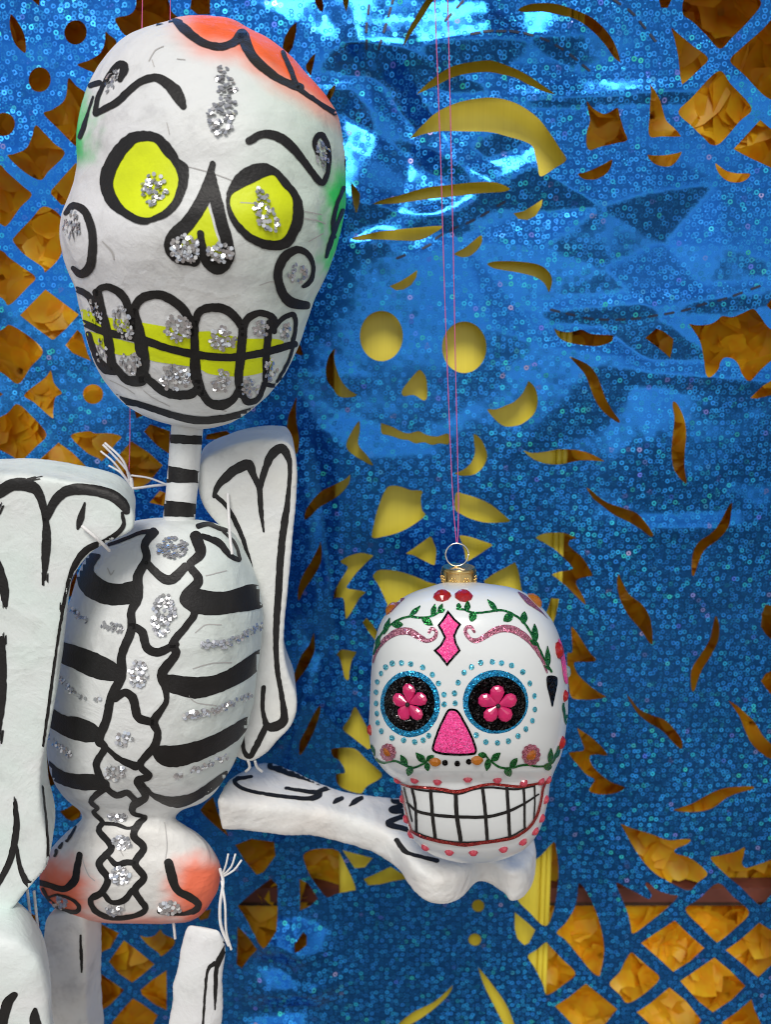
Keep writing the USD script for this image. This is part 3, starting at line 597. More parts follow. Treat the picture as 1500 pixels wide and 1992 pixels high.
# skull
SK = [(31, 368, 412), (34, 345, 440), (40, 330, 458), (52, 290, 478), (70, 252, 510), (100, 217, 553), (150, 185, 600), (190, 168, 634), (225, 159, 655), (280, 150, 668), (310, 151, 672), (350, 146, 674), (395, 130, 674), (420, 119, 670), (455, 115, 662),
      (500, 122, 648), (535, 135, 634), (570, 149, 617), (620, 161, 598), (660, 171, 583), (700, 185, 565), (735, 204, 545), (770, 230, 516), (795, 258, 490), (815, 298, 462), (828, 338, 435), (834, 375, 410), (836, 388, 398)]
skull_m = loft(SK, 0.362, lambda y: 0.92 - 0.10 * float(sm(y, 500, 836)), 2.25, 240, 260, (0.0016, 24.0))
px = px_col(skull_m); nv = meshkit.arrays(skull_m, True)[2]; nz = meshkit.fbm(skull_m.vertices * 160, 4, 3) - 0.5
base = np.tile(WHITE, (len(px), 1))
def spray(base, amt, col): return base + (np.asarray(col) - base) * np.clip(amt, 0, 1)[:, None]
mint = sm(px[:, 0] + nz * 60, 400, 660) * 0.75; base = spray(base, mint, (0.58, 0.74, 0.62))
base = spray(base, (1 - sm(px[:, 0], 150, 420)) * 0.45, (0.73, 0.71, 0.77))
crown = np.array([[330, 58], [392, 92], [460, 98], [520, 145], [583, 182], [660, 232]], float)
cy = np.interp(px[:, 0], crown[:, 0], crown[:, 1]); above = cy - px[:, 1]
o = sm(above + nz * 22, -44, 10) * sm(px[:, 0], 300, 400) * (0.62 + 0.38 * sm(above + nz * 30, 0, 30)); o = np.where(nv[:, 1] > 0.2, sm(skull_m.vertices[:, 2], skull_m.vertices[:, 2].max() - 0.025, skull_m.vertices[:, 2].max() - 0.01), o)
base = spray(base, o, (0.95, 0.14, 0.035))
gr = sm(nv[:, 0] + nz * 0.12, 0.86, 0.97) * sm(px[:, 1], 300, 360) * (1 - sm(px[:, 1], 540, 600)); base = spray(base, gr, (0.05, 0.75, 0.13))
gl = sm(-nv[:, 0] + nz * 0.2, 0.62, 0.88) * sm(px[:, 1], 150, 200) * (1 - sm(px[:, 1], 290, 340)); base = spray(base, gl, (0.08, 0.66, 0.18))
skull = obj('skull', skull_m, PAPER, puppet, color=base); SKS = Surf(skull_m)
eyeY = [blob([(270, 278), (300, 278), (318, 300), (335, 318), (347, 345), (343, 375), (330, 400), (305, 418), (280, 424), (250, 410), (232, 390), (222, 365), (225, 340), (240, 310), (255, 290)]),
        blob([(531, 342), (548, 362), (567, 386), (567, 429), (554, 459), (535, 468), (500, 461), (470, 438), (450, 407), (450, 381), (474, 366), (507, 349)])]
eyeB = [blob([(280, 256), (310, 262), (335, 285), (350, 310), (367, 325), (365, 360), (352, 395), (330, 420), (300, 432), (275, 438), (245, 425), (215, 405), (200, 380), (195, 350), (205, 315), (225, 285), (250, 262)], amp=1.5),
        blob([(505, 318), (535, 327), (561, 353), (585, 386), (590, 427), (578, 459), (561, 481), (526, 487), (483, 470), (453, 438), (440, 403), (444, 368), (466, 334)], amp=1.5)]
for y, b in zip(eyeY, eyeB):
    decal('eye_disc', y.buffer(6), SKS, YELLOW, skull, 0.00015)
    decal('eye_outline', b.difference(rough(y, 1.2)), SKS, BLACK, skull, 0.0003)
decal('nose_fill', [blob([(400, 395), (410, 420), (418, 450), (430, 485), (425, 505), (400, 495), (380, 475), (352, 480), (372, 445), (388, 415)]), blob([(424, 366), (432, 392), (441, 428), (449, 470), (440, 462), (425, 410)])], SKS, YELLOW, skull, 0.00015)
decal('nose_outline', [stroke(s) for s in ([(414, 320, 12), (408, 345, 16), (396, 388, 27), (370, 430, 28), (337, 468, 32), (345, 495, 32), (378, 507, 24)],
    [(411, 340, 16), (419, 385, 24), (430, 430, 24), (441, 470, 24), (443, 500, 26), (425, 520, 28), (403, 508, 22), (393, 480, 17), (390, 455, 14)])], SKS, BLACK, skull, 0.0003)
BR = [[(357, 208, 14), (345, 185, 25), (330, 168, 22), (305, 153, 16), (275, 160, 14), (250, 180, 14), (225, 202, 14), (187, 222, 12)], [(187, 222, 10), (190, 195, 9), (205, 160, 8), (220, 138, 11), (235, 126, 14), (243, 135, 18), (234, 156, 11)]]
decal('brow_line', [stroke(s) for s in BR] + [stroke([(176, 168, 9), (190, 163, 11), (196, 162, 8)]), stroke([(182, 190, 4), (172, 220, 5), (163, 250, 9), (156, 268, 8)])], SKS, BLACK, skull, 0.0003)
decal('brow_line', [stroke([(485, 275, 16), (513, 262, 16), (544, 269, 19), (570, 290, 18), (593, 318, 14), (622, 355, 13), (632, 348, 10), (639, 321, 9), (637, 286, 10), (624, 263, 12), (611, 277, 10), (617, 303, 7)])], SKS, BLACK, skull, 0.0003)
for s in ([(340, 44, 7), (357, 57, 18), (392, 84, 15), (427, 93, 15), (455, 84, 15), (470, 70, 24)], [(472, 72, 24), (487, 106, 20), (513, 134, 18), (548, 158, 14), (583, 172, 16)], [(550, 104, 9), (566, 140, 10), (580, 172, 10), (613, 197, 8), (650, 221, 10)]):
    decal('crown_scallop', stroke(s), SKS, BLACK, skull, 0.0003)
decal('crown_scallop', [stroke([(301, 51, 4), (320, 45, 6), (340, 41, 6), (352, 45, 8)])], SKS, BLACK, skull, 0.0003)
decal('cheek_loop', stroke([(128, 416, 8), (140, 403, 13), (150, 402, 14), (167, 414, 16), (180, 451, 16), (180, 498, 17), (173, 524, 19), (158, 533, 16), (143, 522, 9)]), SKS, BLACK, skull, 0.0003)
decal('cheek_loop', stroke([(596, 594, 15), (575, 591, 20), (558, 583, 20), (545, 560, 18), (540, 529, 18), (553, 500, 19), (578, 486, 15), (600, 497, 11), (609, 524, 8), (602, 548, 10), (589, 557, 7)]), SKS, BLACK, skull, 0.0003)
decal('temple_line', [stroke([(672, 303, 4), (673, 330, 4)]), stroke([(668, 366, 8), (653, 403, 8), (647, 438, 9), (650, 462, 6)]), stroke([(666, 410, 8), (654, 440, 8), (640, 478, 10), (634, 500, 6)])], SKS, BLACK, skull, 0.0003)
decal('tooth_fill', [blob([(160, 602), (200, 616), (260, 625), (330, 637), (375, 645), (420, 645), (470, 658), (540, 660), (545, 672), (470, 690), (380, 686), (270, 658), (168, 632)]),
                     blob([(170, 645), (215, 656), (270, 670), (340, 685), (390, 697), (470, 700), (525, 695), (520, 720), (470, 732), (410, 728), (380, 715), (300, 703), (280, 692), (230, 690), (185, 668)])], SKS, YELLOW, skull, 0.00015)
decal('mouth_line', stroke([(163, 628, 12), (206, 646, 14), (271, 659, 16), (323, 676, 15), (379, 689, 16), (448, 695, 15), (513, 685, 15), (572, 669, 14)]), SKS, BLACK, skull, 0.00033)
for s in ([(151, 563, 12), (173, 576, 14), (186, 602, 12), (195, 624, 12)], [(190, 570, 18), (199, 607, 17), (210, 650, 18), (219, 715, 17)], [(188, 575, 13), (196, 561, 13), (214, 559, 14), (240, 576, 17), (253, 607, 15), (258, 625, 12)],
          [(260, 637, 16), (262, 602, 16), (279, 579, 18), (314, 574, 18), (349, 594, 19), (368, 620, 17), (377, 650, 14)], [(260, 607, 20), (271, 650, 24), (279, 702, 25), (275, 737, 22)], [(379, 633, 14), (388, 607, 16), (414, 598, 17), (444, 605, 18), (468, 631, 16), (474, 654, 14)],
          [(377, 628, 18), (379, 672, 16), (381, 728, 22), (392, 763, 18)], [(472, 641, 14), (483, 618, 15), (509, 609, 13), (531, 620, 14), (533, 646, 9)], [(472, 641, 18), (468, 693, 18), (464, 737, 16), (468, 767, 14)],
          [(531, 641, 10), (548, 620, 10), (570, 612, 10), (574, 637, 8), (568, 667, 8)], [(524, 628, 14), (518, 685, 15), (516, 737, 12)], [(570, 672, 6), (561, 702, 6), (539, 741, 6)],
          [(173, 650, 12), (188, 693, 12), (205, 716, 20), (224, 722, 16)], [(223, 711, 14), (245, 737, 17), (271, 741, 22), (288, 732, 12)], [(288, 737, 14), (323, 763, 18), (366, 767, 18), (388, 754, 16)], [(383, 741, 16), (405, 780, 16), (431, 787, 20), (453, 776, 14), (466, 754, 14)],
          [(466, 754, 12), (479, 780, 14), (500, 776, 11), (513, 750, 10)], [(513, 745, 9), (535, 750, 8), (545, 735, 6)]):
    decal('tooth_outline', stroke(s), SKS, BLACK, skull, 0.0003)
decal('chin_line', stroke([(207, 757, 12), (232, 776, 14), (275, 787, 12), (340, 808, 14), (392, 817, 16), (448, 810, 14), (500, 793, 10), (513, 780, 6)]), SKS, BLACK, skull, 0.0003)
for reg, n in ((blob([(430, 125), (455, 150), (460, 190), (455, 245), (430, 262), (408, 248), (405, 215), (425, 190), (420, 150)]), 100), (ell(300, 370, 26, 31), 48), (blob([(498, 372), (512, 368), (532, 405), (545, 440), (530, 450), (497, 430)]), 46), (ell(360, 485, 29, 28), 60),
               (ell(428, 492, 26, 20), 34), (ell(138, 443, 18, 32), 40), (ell(580, 533, 20, 18), 24), (ell(628, 300, 13, 24), 30), (ell(214, 158, 11, 22, 25), 22), (ell(345, 640, 27, 27), 55), (ell(433, 660, 26, 25), 50), (ell(238, 628, 18, 34, -20), 50), (ell(507, 640, 15, 17), 24), (ell(556, 645, 10, 17), 16),
               (ell(185, 610, 13, 26, -20), 24), (ell(340, 735, 31, 25), 58), (ell(253, 705, 20, 22), 36), (ell(197, 685, 11, 26), 22), (ell(430, 742, 20, 21), 34), (ell(487, 755, 17, 19), 26), (ell(528, 720, 13, 21), 22)):
    sequins('sequin_patch', reg, SKS, skull, int(n * 1.3))

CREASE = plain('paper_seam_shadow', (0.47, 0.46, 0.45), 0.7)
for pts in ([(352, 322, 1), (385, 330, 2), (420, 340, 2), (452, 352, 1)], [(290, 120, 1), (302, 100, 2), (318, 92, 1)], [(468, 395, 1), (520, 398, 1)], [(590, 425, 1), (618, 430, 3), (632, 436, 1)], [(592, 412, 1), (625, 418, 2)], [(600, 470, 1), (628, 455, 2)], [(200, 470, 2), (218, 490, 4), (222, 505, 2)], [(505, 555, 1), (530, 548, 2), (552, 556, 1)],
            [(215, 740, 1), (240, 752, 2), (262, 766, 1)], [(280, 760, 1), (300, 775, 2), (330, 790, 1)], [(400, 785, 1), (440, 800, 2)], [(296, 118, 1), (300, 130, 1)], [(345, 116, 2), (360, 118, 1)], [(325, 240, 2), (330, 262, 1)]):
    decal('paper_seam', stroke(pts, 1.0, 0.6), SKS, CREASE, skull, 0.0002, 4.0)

# neck
a, b = P([[366, 815]], 0.372)[0], P([[345, 1050]], 0.368)[0]
t = np.linspace(0, 1, 60)[:, None]; neck_m = lump(tube(a + (b - a) * t, 30 * 0.37 / FPX, 64), 0.0003, 60.0)
neck = obj('neck', neck_m, PAPER, puppet, color=np.tile(WHITE, (len(neck_m.vertices), 1))); NKS = Surf(neck_m)
for s in ([(330, 845), (400, 848), (400, 866), (332, 862)], [(325, 905), (395, 918), (395, 940), (325, 938)], [(315, 972), (385, 980), (382, 1006), (315, 1004)]):
    decal('neck_band', blob(s, False, 1.6), NKS, BLACK, neck, 0.00025, 4.0)

# torso and pelvis
TR = [(1008, 300, 345), (1014, 262, 400), (1028, 225, 440), (1050, 198, 462), (1080, 172, 480), (1120, 150, 495), (1160, 138, 505), (1200, 125, 510), (1250, 108, 508), (1300, 98, 502), (1350, 90, 497), (1400, 88, 485), (1450, 90, 468), (1490, 95, 450), (1520, 105, 432), (1545, 122, 412), (1562, 140, 388),
      (1576, 157, 354), (1590, 161, 342), (1605, 150, 360), (1620, 131, 384), (1640, 110, 405), (1660, 94, 418), (1690, 79, 429), (1725, 78, 426), (1755, 98, 411), (1773, 122, 397), (1785, 142, 382), (1791, 165, 362), (1795, 205, 318)]
torso_m = loft(TR, 0.375, lambda y: 0.95 - 0.42 * float(sm(y, 1530, 1660)) - 0.1 * float(1 - sm(y, 1010, 1100)), lambda y: 2.2 + 0.9 * float(sm(y, 1590, 1680)), 240, 300, (0.0014, 26.0))
px = px_col(torso_m); nz = meshkit.fbm(torso_m.vertices * 150, 4, 13) - 0.5; base = np.tile(WHITE, (len(px), 1))
base = spray(base, sm(px[:, 0], 260, 480) * (1 - sm(px[:, 1], 1500, 1560)) * 0.45, (0.62, 0.76, 0.68)); base = spray(base, sm(px[:, 1], 1560, 1620) * 0.5, (0.76, 0.72, 0.67))
for cx, cyy, r in ((95, 1745, 95), (400, 1735, 88), (245, 1812, 70)):
    d = np.hypot((px[:, 0] - cx) * (0.9 if cx != 245 else 0.35), (px[:, 1] - cyy) * (0.95 if cx != 245 else 1.6)) + nz * 34
    base = spray(base, (1 - sm(d, r * 0.38, r * 1.08)) * (0.88 if cx != 245 else 0.6), (0.96, 0.13, 0.025))
torso = obj('torso', torso_m, PAPER, puppet, color=base); TS = Surf(torso_m)
spine = [(299, 1036, 18), (282, 1060, 16), (286, 1086, 16), (269, 1121, 19), (269, 1160, 19), (256, 1190, 16), (256, 1225, 17), (238, 1272, 17), (236, 1316, 19), (217, 1355, 17), (208, 1398, 17), (193, 1437, 18), (204, 1454, 14), (188, 1485, 14), (197, 1515, 14), (207, 1528, 14), (187, 1545, 12), (177, 1558, 10), (190, 1571, 8), (182, 1578, 8), (200, 1598, 10), (193, 1615, 12), (217, 1648, 14), (193, 1678, 14),
         (210, 1708, 14), (197, 1735, 14), (177, 1748, 12), (187, 1771, 11), (220, 1784, 10), (263, 1779, 10), (283, 1765, 12), (263, 1731, 14), (280, 1705, 14), (263, 1678, 14), (280, 1648, 14), (260, 1625, 14), (270, 1601, 14), (283, 1588, 8), (260, 1581, 10), (260, 1565, 16), (283, 1548, 14), (267, 1518, 14), (290, 1508, 14), (273, 1485, 14), (300, 1451, 17), (307, 1425, 14), (300, 1401, 17),
         (323, 1365, 10), (321, 1333, 16), (316, 1307, 20), (342, 1272, 16), (336, 1251, 16), (360, 1220, 14), (379, 1190, 15), (361, 1164, 24), (386, 1129, 18), (370, 1099, 16), (390, 1077, 20), (381, 1045, 24)]
decal('spine_outline', stroke(spine), TS, BLACK, torso, 0.0003)
for s in ([(286, 1095, 14), (312, 1121, 17), (334, 1127, 19), (360, 1103, 17)], [(256, 1216, 14), (277, 1229, 17), (286, 1259, 17), (308, 1268, 17), (342, 1253, 13)], [(225, 1359, 12), (243, 1346, 15), (260, 1359, 17), (269, 1394, 17), (299, 1404, 15)], [(204, 1450, 8), (234, 1476, 12), (264, 1489, 17)],
          [(207, 1531, 12), (227, 1546, 12), (247, 1540, 12), (263, 1555, 12)], [(200, 1601, 8), (227, 1603, 8), (247, 1610, 6), (262, 1608, 6)], [(213, 1668, 9), (227, 1681, 12), (247, 1676, 12), (263, 1678, 12)], [(200, 1735, 10), (217, 1753, 10), (240, 1750, 12), (257, 1731, 12)]):
    decal('vertebra_line', stroke(s), TS, BLACK, torso, 0.0003)
RIBS = [[(196, 1080), (182, 1108), (204, 1129), (232, 1136), (262, 1132), (264, 1168), (234, 1177), (195, 1173), (160, 1151), (150, 1116), (167, 1080)], [(100, 1232), (125, 1248), (160, 1259), (225, 1288), (236, 1320), (195, 1322), (143, 1300), (100, 1275)], [(80, 1362), (121, 1389), (160, 1396), (191, 1413), (195, 1437), (169, 1443), (130, 1433), (82, 1400)], [(88, 1474), (127, 1501), (180, 1505), (205, 1511), (202, 1531), (167, 1536), (127, 1528), (94, 1508)],
        [(364, 1144), (433, 1151), (490, 1136), (515, 1152), (512, 1180), (455, 1192), (399, 1196), (364, 1184)], [(312, 1311), (381, 1316), (433, 1307), (512, 1260), (505, 1298), (459, 1333), (390, 1357), (342, 1350), (314, 1336)], [(303, 1452), (360, 1446), (416, 1428), (486, 1392), (468, 1433), (416, 1467), (355, 1489), (321, 1489), (300, 1474)], [(276, 1516), (300, 1541), (340, 1548), (380, 1538), (440, 1498), (428, 1525), (387, 1555), (347, 1570), (313, 1561), (285, 1541)]]
for r in RIBS: decal('rib_band', blob(r, True, 1.4), TS, BLACK, torso, 0.00022)
for s in ([(303, 1036, 12), (277, 1036, 8), (243, 1049, 7), (212, 1060, 6)], [(386, 1024, 10), (405, 1020, 9), (425, 1028, 9), (440, 1032, 8)], [(394, 1043, 10), (425, 1056, 14), (446, 1080, 11), (464, 1090, 8)], [(433, 1034, 5), (457, 1058, 6), (466, 1088, 6)]):
    decal('shoulder_line', stroke(s), TS, BLACK, torso, 0.00025)
for s in ([(155, 1662, 12), (150, 1690, 14), (145, 1712, 16), (125, 1728, 12), (100, 1722, 11), (78, 1716, 12)], [(84, 1728, 6), (95, 1748, 6), (120, 1768, 7), (148, 1772, 9), (154, 1762, 8), (140, 1748, 6), (112, 1740, 5), (95, 1744, 4)], [(328, 1678, 18), (335, 1705, 19), (345, 1730, 15), (372, 1745, 15), (386, 1758, 14), (378, 1770, 12), (355, 1776, 7), (328, 1776, 6), (308, 1772, 5), (318, 1760, 5), (340, 1756, 4)]):
    decal('hip_line', stroke(s), TS, BLACK, torso, 0.00028)
decal('paint_smudge', [stroke(s, 1, 2.2) for s in ([(148, 1608, 3), (140, 1622, 5), (130, 1636, 5)], [(122, 1640, 4), (117, 1648, 7)], [(110, 1655, 8), (108, 1664, 6)], [(118, 1622, 3), (124, 1618, 4)])], TS, BLACK, torso, 0.0003, 4.0)
def line_reg(a, b, w): return LineString([a, b]).buffer(w)
for reg, n, tl in ((ell(335, 1065, 31, 22), 95, 0.4), (ell(318, 1195, 23, 42, 8), 92, 0.4), (ell(268, 1310, 18, 27), 50, 0.3), (ell(242, 1438, 18, 14), 20, 0.3), (ell(222, 1502, 22, 15), 32, 0.3), (ell(228, 1589, 18, 7), 26, 0.4), (ell(238, 1637, 19, 12), 34, 0.4), (ell(233, 1703, 19, 16), 40, 0.4), (ell(222, 1770, 16, 10), 26, 0.4), (ell(115, 1755, 16, 11), 28, 0.4), (ell(330, 1766, 23, 12), 40, 0.4),
                   (line_reg((132, 1182), (168, 1208), 5), 24, 0.3), (line_reg((200, 1213), (232, 1222), 7), 20, 0.4), (line_reg((398, 1253), (440, 1253), 7), 36, 0.4), (line_reg((445, 1250), (508, 1218), 7), 52, 0.3), (line_reg((362, 1392), (420, 1382), 6), 44, 0.3), (line_reg((425, 1380), (488, 1352), 5), 40, 0.3), (line_reg((338, 1510), (350, 1507), 4), 8, 0.3), (line_reg((372, 1500), (440, 1472), 5), 30, 0.3),
                   (line_reg((108, 1310), (140, 1345), 4), 22, 0.3), (line_reg((142, 1346), (166, 1361), 3), 8, 0.3), (line_reg((92, 1432), (135, 1468), 5), 22, 0.3), (line_reg((186, 1360), (192, 1360), 3), 4, 0.3)):
    sequins('sequin_patch', reg, TS, torso, int(n * 1.25), 3.6, tl)
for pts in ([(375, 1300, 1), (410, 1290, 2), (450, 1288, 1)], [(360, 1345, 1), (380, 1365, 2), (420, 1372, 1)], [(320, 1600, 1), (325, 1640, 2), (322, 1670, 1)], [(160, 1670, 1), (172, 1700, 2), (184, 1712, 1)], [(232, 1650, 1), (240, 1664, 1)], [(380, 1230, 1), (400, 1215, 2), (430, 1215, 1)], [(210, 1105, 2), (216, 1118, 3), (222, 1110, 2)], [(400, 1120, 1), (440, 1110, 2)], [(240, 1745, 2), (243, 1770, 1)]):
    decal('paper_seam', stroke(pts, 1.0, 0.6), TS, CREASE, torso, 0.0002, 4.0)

# limbs: flat bones cut from board and wrapped in paper
FR = (0, -1, 0)
def bone(name, m, tint=None, label=None, seed=0):
    c = np.tile(WHITE, (len(m.vertices), 1)); n = meshkit.fbm(m.vertices * 60, 3, seed + 31) - 0.5
    if tint is not None: c = spray(c, 0.35 + n, tint)
    return obj(name, m, PAPER, puppet, color=c, label=label), Surf(m)
ARM_L = prism([(-140, 935), (-60, 928), (0, 926), (60, 926), (130, 936), (190, 948), (235, 966), (260, 1000), (256, 1034), (215, 1055), (180, 1076), (152, 1108), (133, 1150), (119, 1250), (100, 1400), (80, 1500), (81, 1580), (96, 1645), (90, 1692), (58, 1728), (0, 1795), (-80, 1850), (-140, 1850)], (0, 0.318, 0), FR, (-0.0065, 0.024, 0.005), seed=2)
arm_l, S = bone('upper_arm', ARM_L, (0.64, 0.76, 0.71))
for s in ([(-60, 985, 20), (0, 956, 24), (26, 943, 24), (56, 945, 24), (76, 960, 18), (88, 1004, 13), (91, 1040, 17), (89, 1082, 17), (87, 1128, 4)], [(89, 1010, 14), (108, 973, 19), (134, 954, 21), (173, 953, 21), (215, 963, 21), (238, 980, 20), (246, 994, 14)], [(238, 998, 6), (239, 1025, 9), (208, 1051, 11), (173, 1066, 13), (152, 1088, 13), (136, 1120, 8), (124, 1173, 6), (111, 1255, 5), (96, 1363, 6), (84, 1450, 4)],
          [(-20, 1060, 6), (0, 1100, 10), (8, 1146, 19), (11, 1177, 8)], [(4, 1242, 12), (6, 1300, 15), (4, 1363, 15), (-4, 1430, 9)], [(30, 1561, 8), (32, 1611, 13), (20, 1671, 13), (-5, 1722, 11)], [(32, 1645, 6), (40, 1688, 10), (57, 1719, 14), (77, 1708, 14), (92, 1678, 6), (90, 1605, 4), (82, 1528, 3)], [(165, 978, 4), (160, 1000, 12), (156, 1012, 14), (152, 1028, 6)]):
    decal('bone_line', stroke(s), S, BLACK, arm_l, 0.00028)
arm_r, S = bone('upper_arm', prism([(392, 900), (440, 876), (490, 861), (540, 857), (565, 864), (577, 892), (578, 950), (570, 1050), (560, 1150), (552, 1250), (560, 1310), (578, 1362), (570, 1412), (540, 1445), (520, 1467), (490, 1483), (465, 1476), (452, 1458), (470, 1380), (480, 1300), (486, 1200), (476, 1100), (440, 1040), (400, 995), (386, 950)], (0, 0.374, 0), FR, (-0.004, 0.024, 0.006), seed=5), (0.74, 0.74, 0.69))
for s in ([(416, 965, 8), (424, 945, 12), (438, 930, 18), (459, 913, 20), (483, 904, 20), (494, 926, 12), (505, 952, 11), (507, 986, 10), (513, 1034, 4)], [(505, 949, 12), (516, 913, 13), (529, 884, 18), (548, 872, 18), (559, 886, 14), (564, 913, 8), (560, 973, 10), (555, 1008, 14), (548, 1060, 14), (542, 1147, 14), (537, 1233, 12), (539, 1298, 10), (550, 1363, 11), (552, 1400, 17), (533, 1413, 19), (518, 1407, 12), (511, 1372, 8), (513, 1337, 10)],
          [(518, 1411, 12), (500, 1448, 12), (486, 1470, 11), (474, 1457, 8), (472, 1415, 8), (479, 1376, 6)], [(418, 962, 8), (442, 986, 8), (461, 1021, 10), (477, 1060, 8), (490, 1112, 8)]):
    decal('bone_line', stroke(s), S, BLACK, arm_r, 0.00028)
def bristles(x, y, dx, dy, w, n=9, L=26):
    a = np.array([dx, dy], float); a /= np.linalg.norm(a); b = np.array([-a[1], a[0]]); out = []
    for k in range(n):
        o = np.array([x, y]) + b * rng.uniform(-w, w) / 2 - a * rng.uniform(0, 8); e = o + a * rng.uniform(0.3, 1.0) * L
        out.append(stroke([(o[0], o[1], 2.6), (e[0], e[1], 1.2)], 0.8, 0.6))
    return out
AL = Surf(trimesh.Trimesh(ARM_L.vertices, ARM_L.faces, process=False))
for q in ((88, 1118, 0, 1, 12), (9, 1165, 0.1, 1, 14), (6, 1245, 0, -1, 14), (2, 1425, -0.1, 1, 12), (31, 1570, 0, -1, 9), (60, 936, 1, -0.2, 12), (4, 985, -0.4, 1, 22), (120, 1180, -0.1, 1, 7), (76, 1712, 0.9, -0.4, 10)): decal('brush_streak', bristles(*q), AL, BLACK, arm_l, 0.0003, 5.0)
# forearm lying face up, its knuckled end under the ornament
o3 = P([[425, 1545], [540, 1480], [840, 1690]], [0.372, 0.412, 0.368]); fn = np.cross(o3[1] - o3[0], o3[2] - o3[0]); fn /= np.linalg.norm(fn); fn *= np.sign(fn[2])
FA = [(424, 1545), (428, 1556), (470, 1561), (530, 1568), (600, 1574), (660, 1586), (720, 1604), (765, 1630), (795, 1670), (828, 1698), (868, 1708), (905, 1692), (935, 1664), (965, 1672), (998, 1698), (1030, 1688), (1044, 1650), (1030, 1605), (990, 1575), (900, 1555), (780, 1546), (700, 1537), (650, 1525), (600, 1506), (545, 1480), (505, 1474), (462, 1494), (436, 1516)]
forearm, S = bone('forearm', prism(FA, o3[0], fn, -fn * 0.0215 + np.array([0.0075, 0, 0]), seed=9, amp=0.0013, scale=62.0, iters=18, length=0.0022), (0.79, 0.74, 0.69), 'forearm lying flat with its knuckled end under the small skull')
for s in ([(489, 1511, 6), (461, 1515, 8), (457, 1523, 8), (475, 1535, 7), (520, 1545, 7), (590, 1553, 8), (615, 1550, 12), (622, 1542, 10), (600, 1540, 8), (556, 1533, 6)], [(526, 1490, 14), (560, 1502, 14), (600, 1514, 12), (636, 1526, 14), (638, 1532, 10), (617, 1540, 8)], [(648, 1562, 4), (655, 1557, 10), (665, 1553, 8)], [(680, 1567, 3), (690, 1559, 11), (703, 1552, 8)],
          [(782, 1550, 12), (766, 1557, 13), (790, 1564, 7), (762, 1575, 13), (795, 1582, 8), (755, 1601, 12), (790, 1613, 9), (815, 1622, 7)], [(772, 1634, 10), (785, 1652, 10), (802, 1662, 7), (850, 1674, 9)]):
    decal('bone_line', stroke(s), S, BLACK, forearm, 0.00028, 5.0)
# legs and the other hand
leg_l, S = bone('thigh', prism([(84, 1800), (95, 1782), (120, 1776), (150, 1776), (162, 1784), (165, 1850), (166, 1960), (168, 2150), (70, 2150), (76, 1980), (80, 1880)], (0, 0.366, 0), FR, (0.003, 0.018, 0.0), seed=12), (0.77, 0.74, 0.69))
decal('bone_line', stroke([(157, 1818, 4), (158, 1860, 6), (159, 1890, 3)]), S, BLACK, leg_l, 0.00025, 4.0)
fc = np.array([math.sin(math.radians(35)), -math.cos(math.radians(35)), 0.0])
o = P([[420, 1900]], 0.355)[0]
leg_r, S = bone('thigh', prism([(436, 1808), (449, 1818), (458, 1842), (454, 1900), (447, 1992), (442, 2150), (384, 2150), (394, 1992), (399, 1930), (410, 1872), (424, 1826)], o, fc, (-0.0215, 0.004, 0.002), seed=15, iters=26, length=0.003), (0.73, 0.72, 0.74))
for s in ([(437, 1830, 8), (447, 1818, 13), (453, 1832, 12)], [(449, 1835, 7), (452, 1855, 8), (447, 1950, 8), (441, 2010, 8)], [(440, 1838, 8), (426, 1866, 11), (420, 1890, 8), (419, 1930, 7), (418, 1962, 3)], [(418, 1872, 9), (404, 1886, 6), (399, 1930, 5), (394, 2000, 5)]):
    decal('bone_line', stroke(s), S, BLACK, leg_r, 0.00025, 4.0)
hand_l, S = bone('forearm', prism([(-140, 1838), (-40, 1830), (20, 1834), (55, 1848), (85, 1885), (103, 1940), (106, 2020), (100, 2150), (-140, 2150)], (0, 0.30, 0), FR, (-0.015, 0.03, 0.005), seed=19, iters=28, length=0.0032), (0.64, 0.76, 0.71), 'forearm end hanging at the lower left corner')
for s in ([(28, 1934, 14), (15, 1950, 20), (4, 1990, 22), (0, 2030, 20)], [(68, 1962, 8), (68, 1985, 22), (78, 2020, 22)]):
    decal('bone_line', stroke(s), S, BLACK, hand_l, 0.00028)
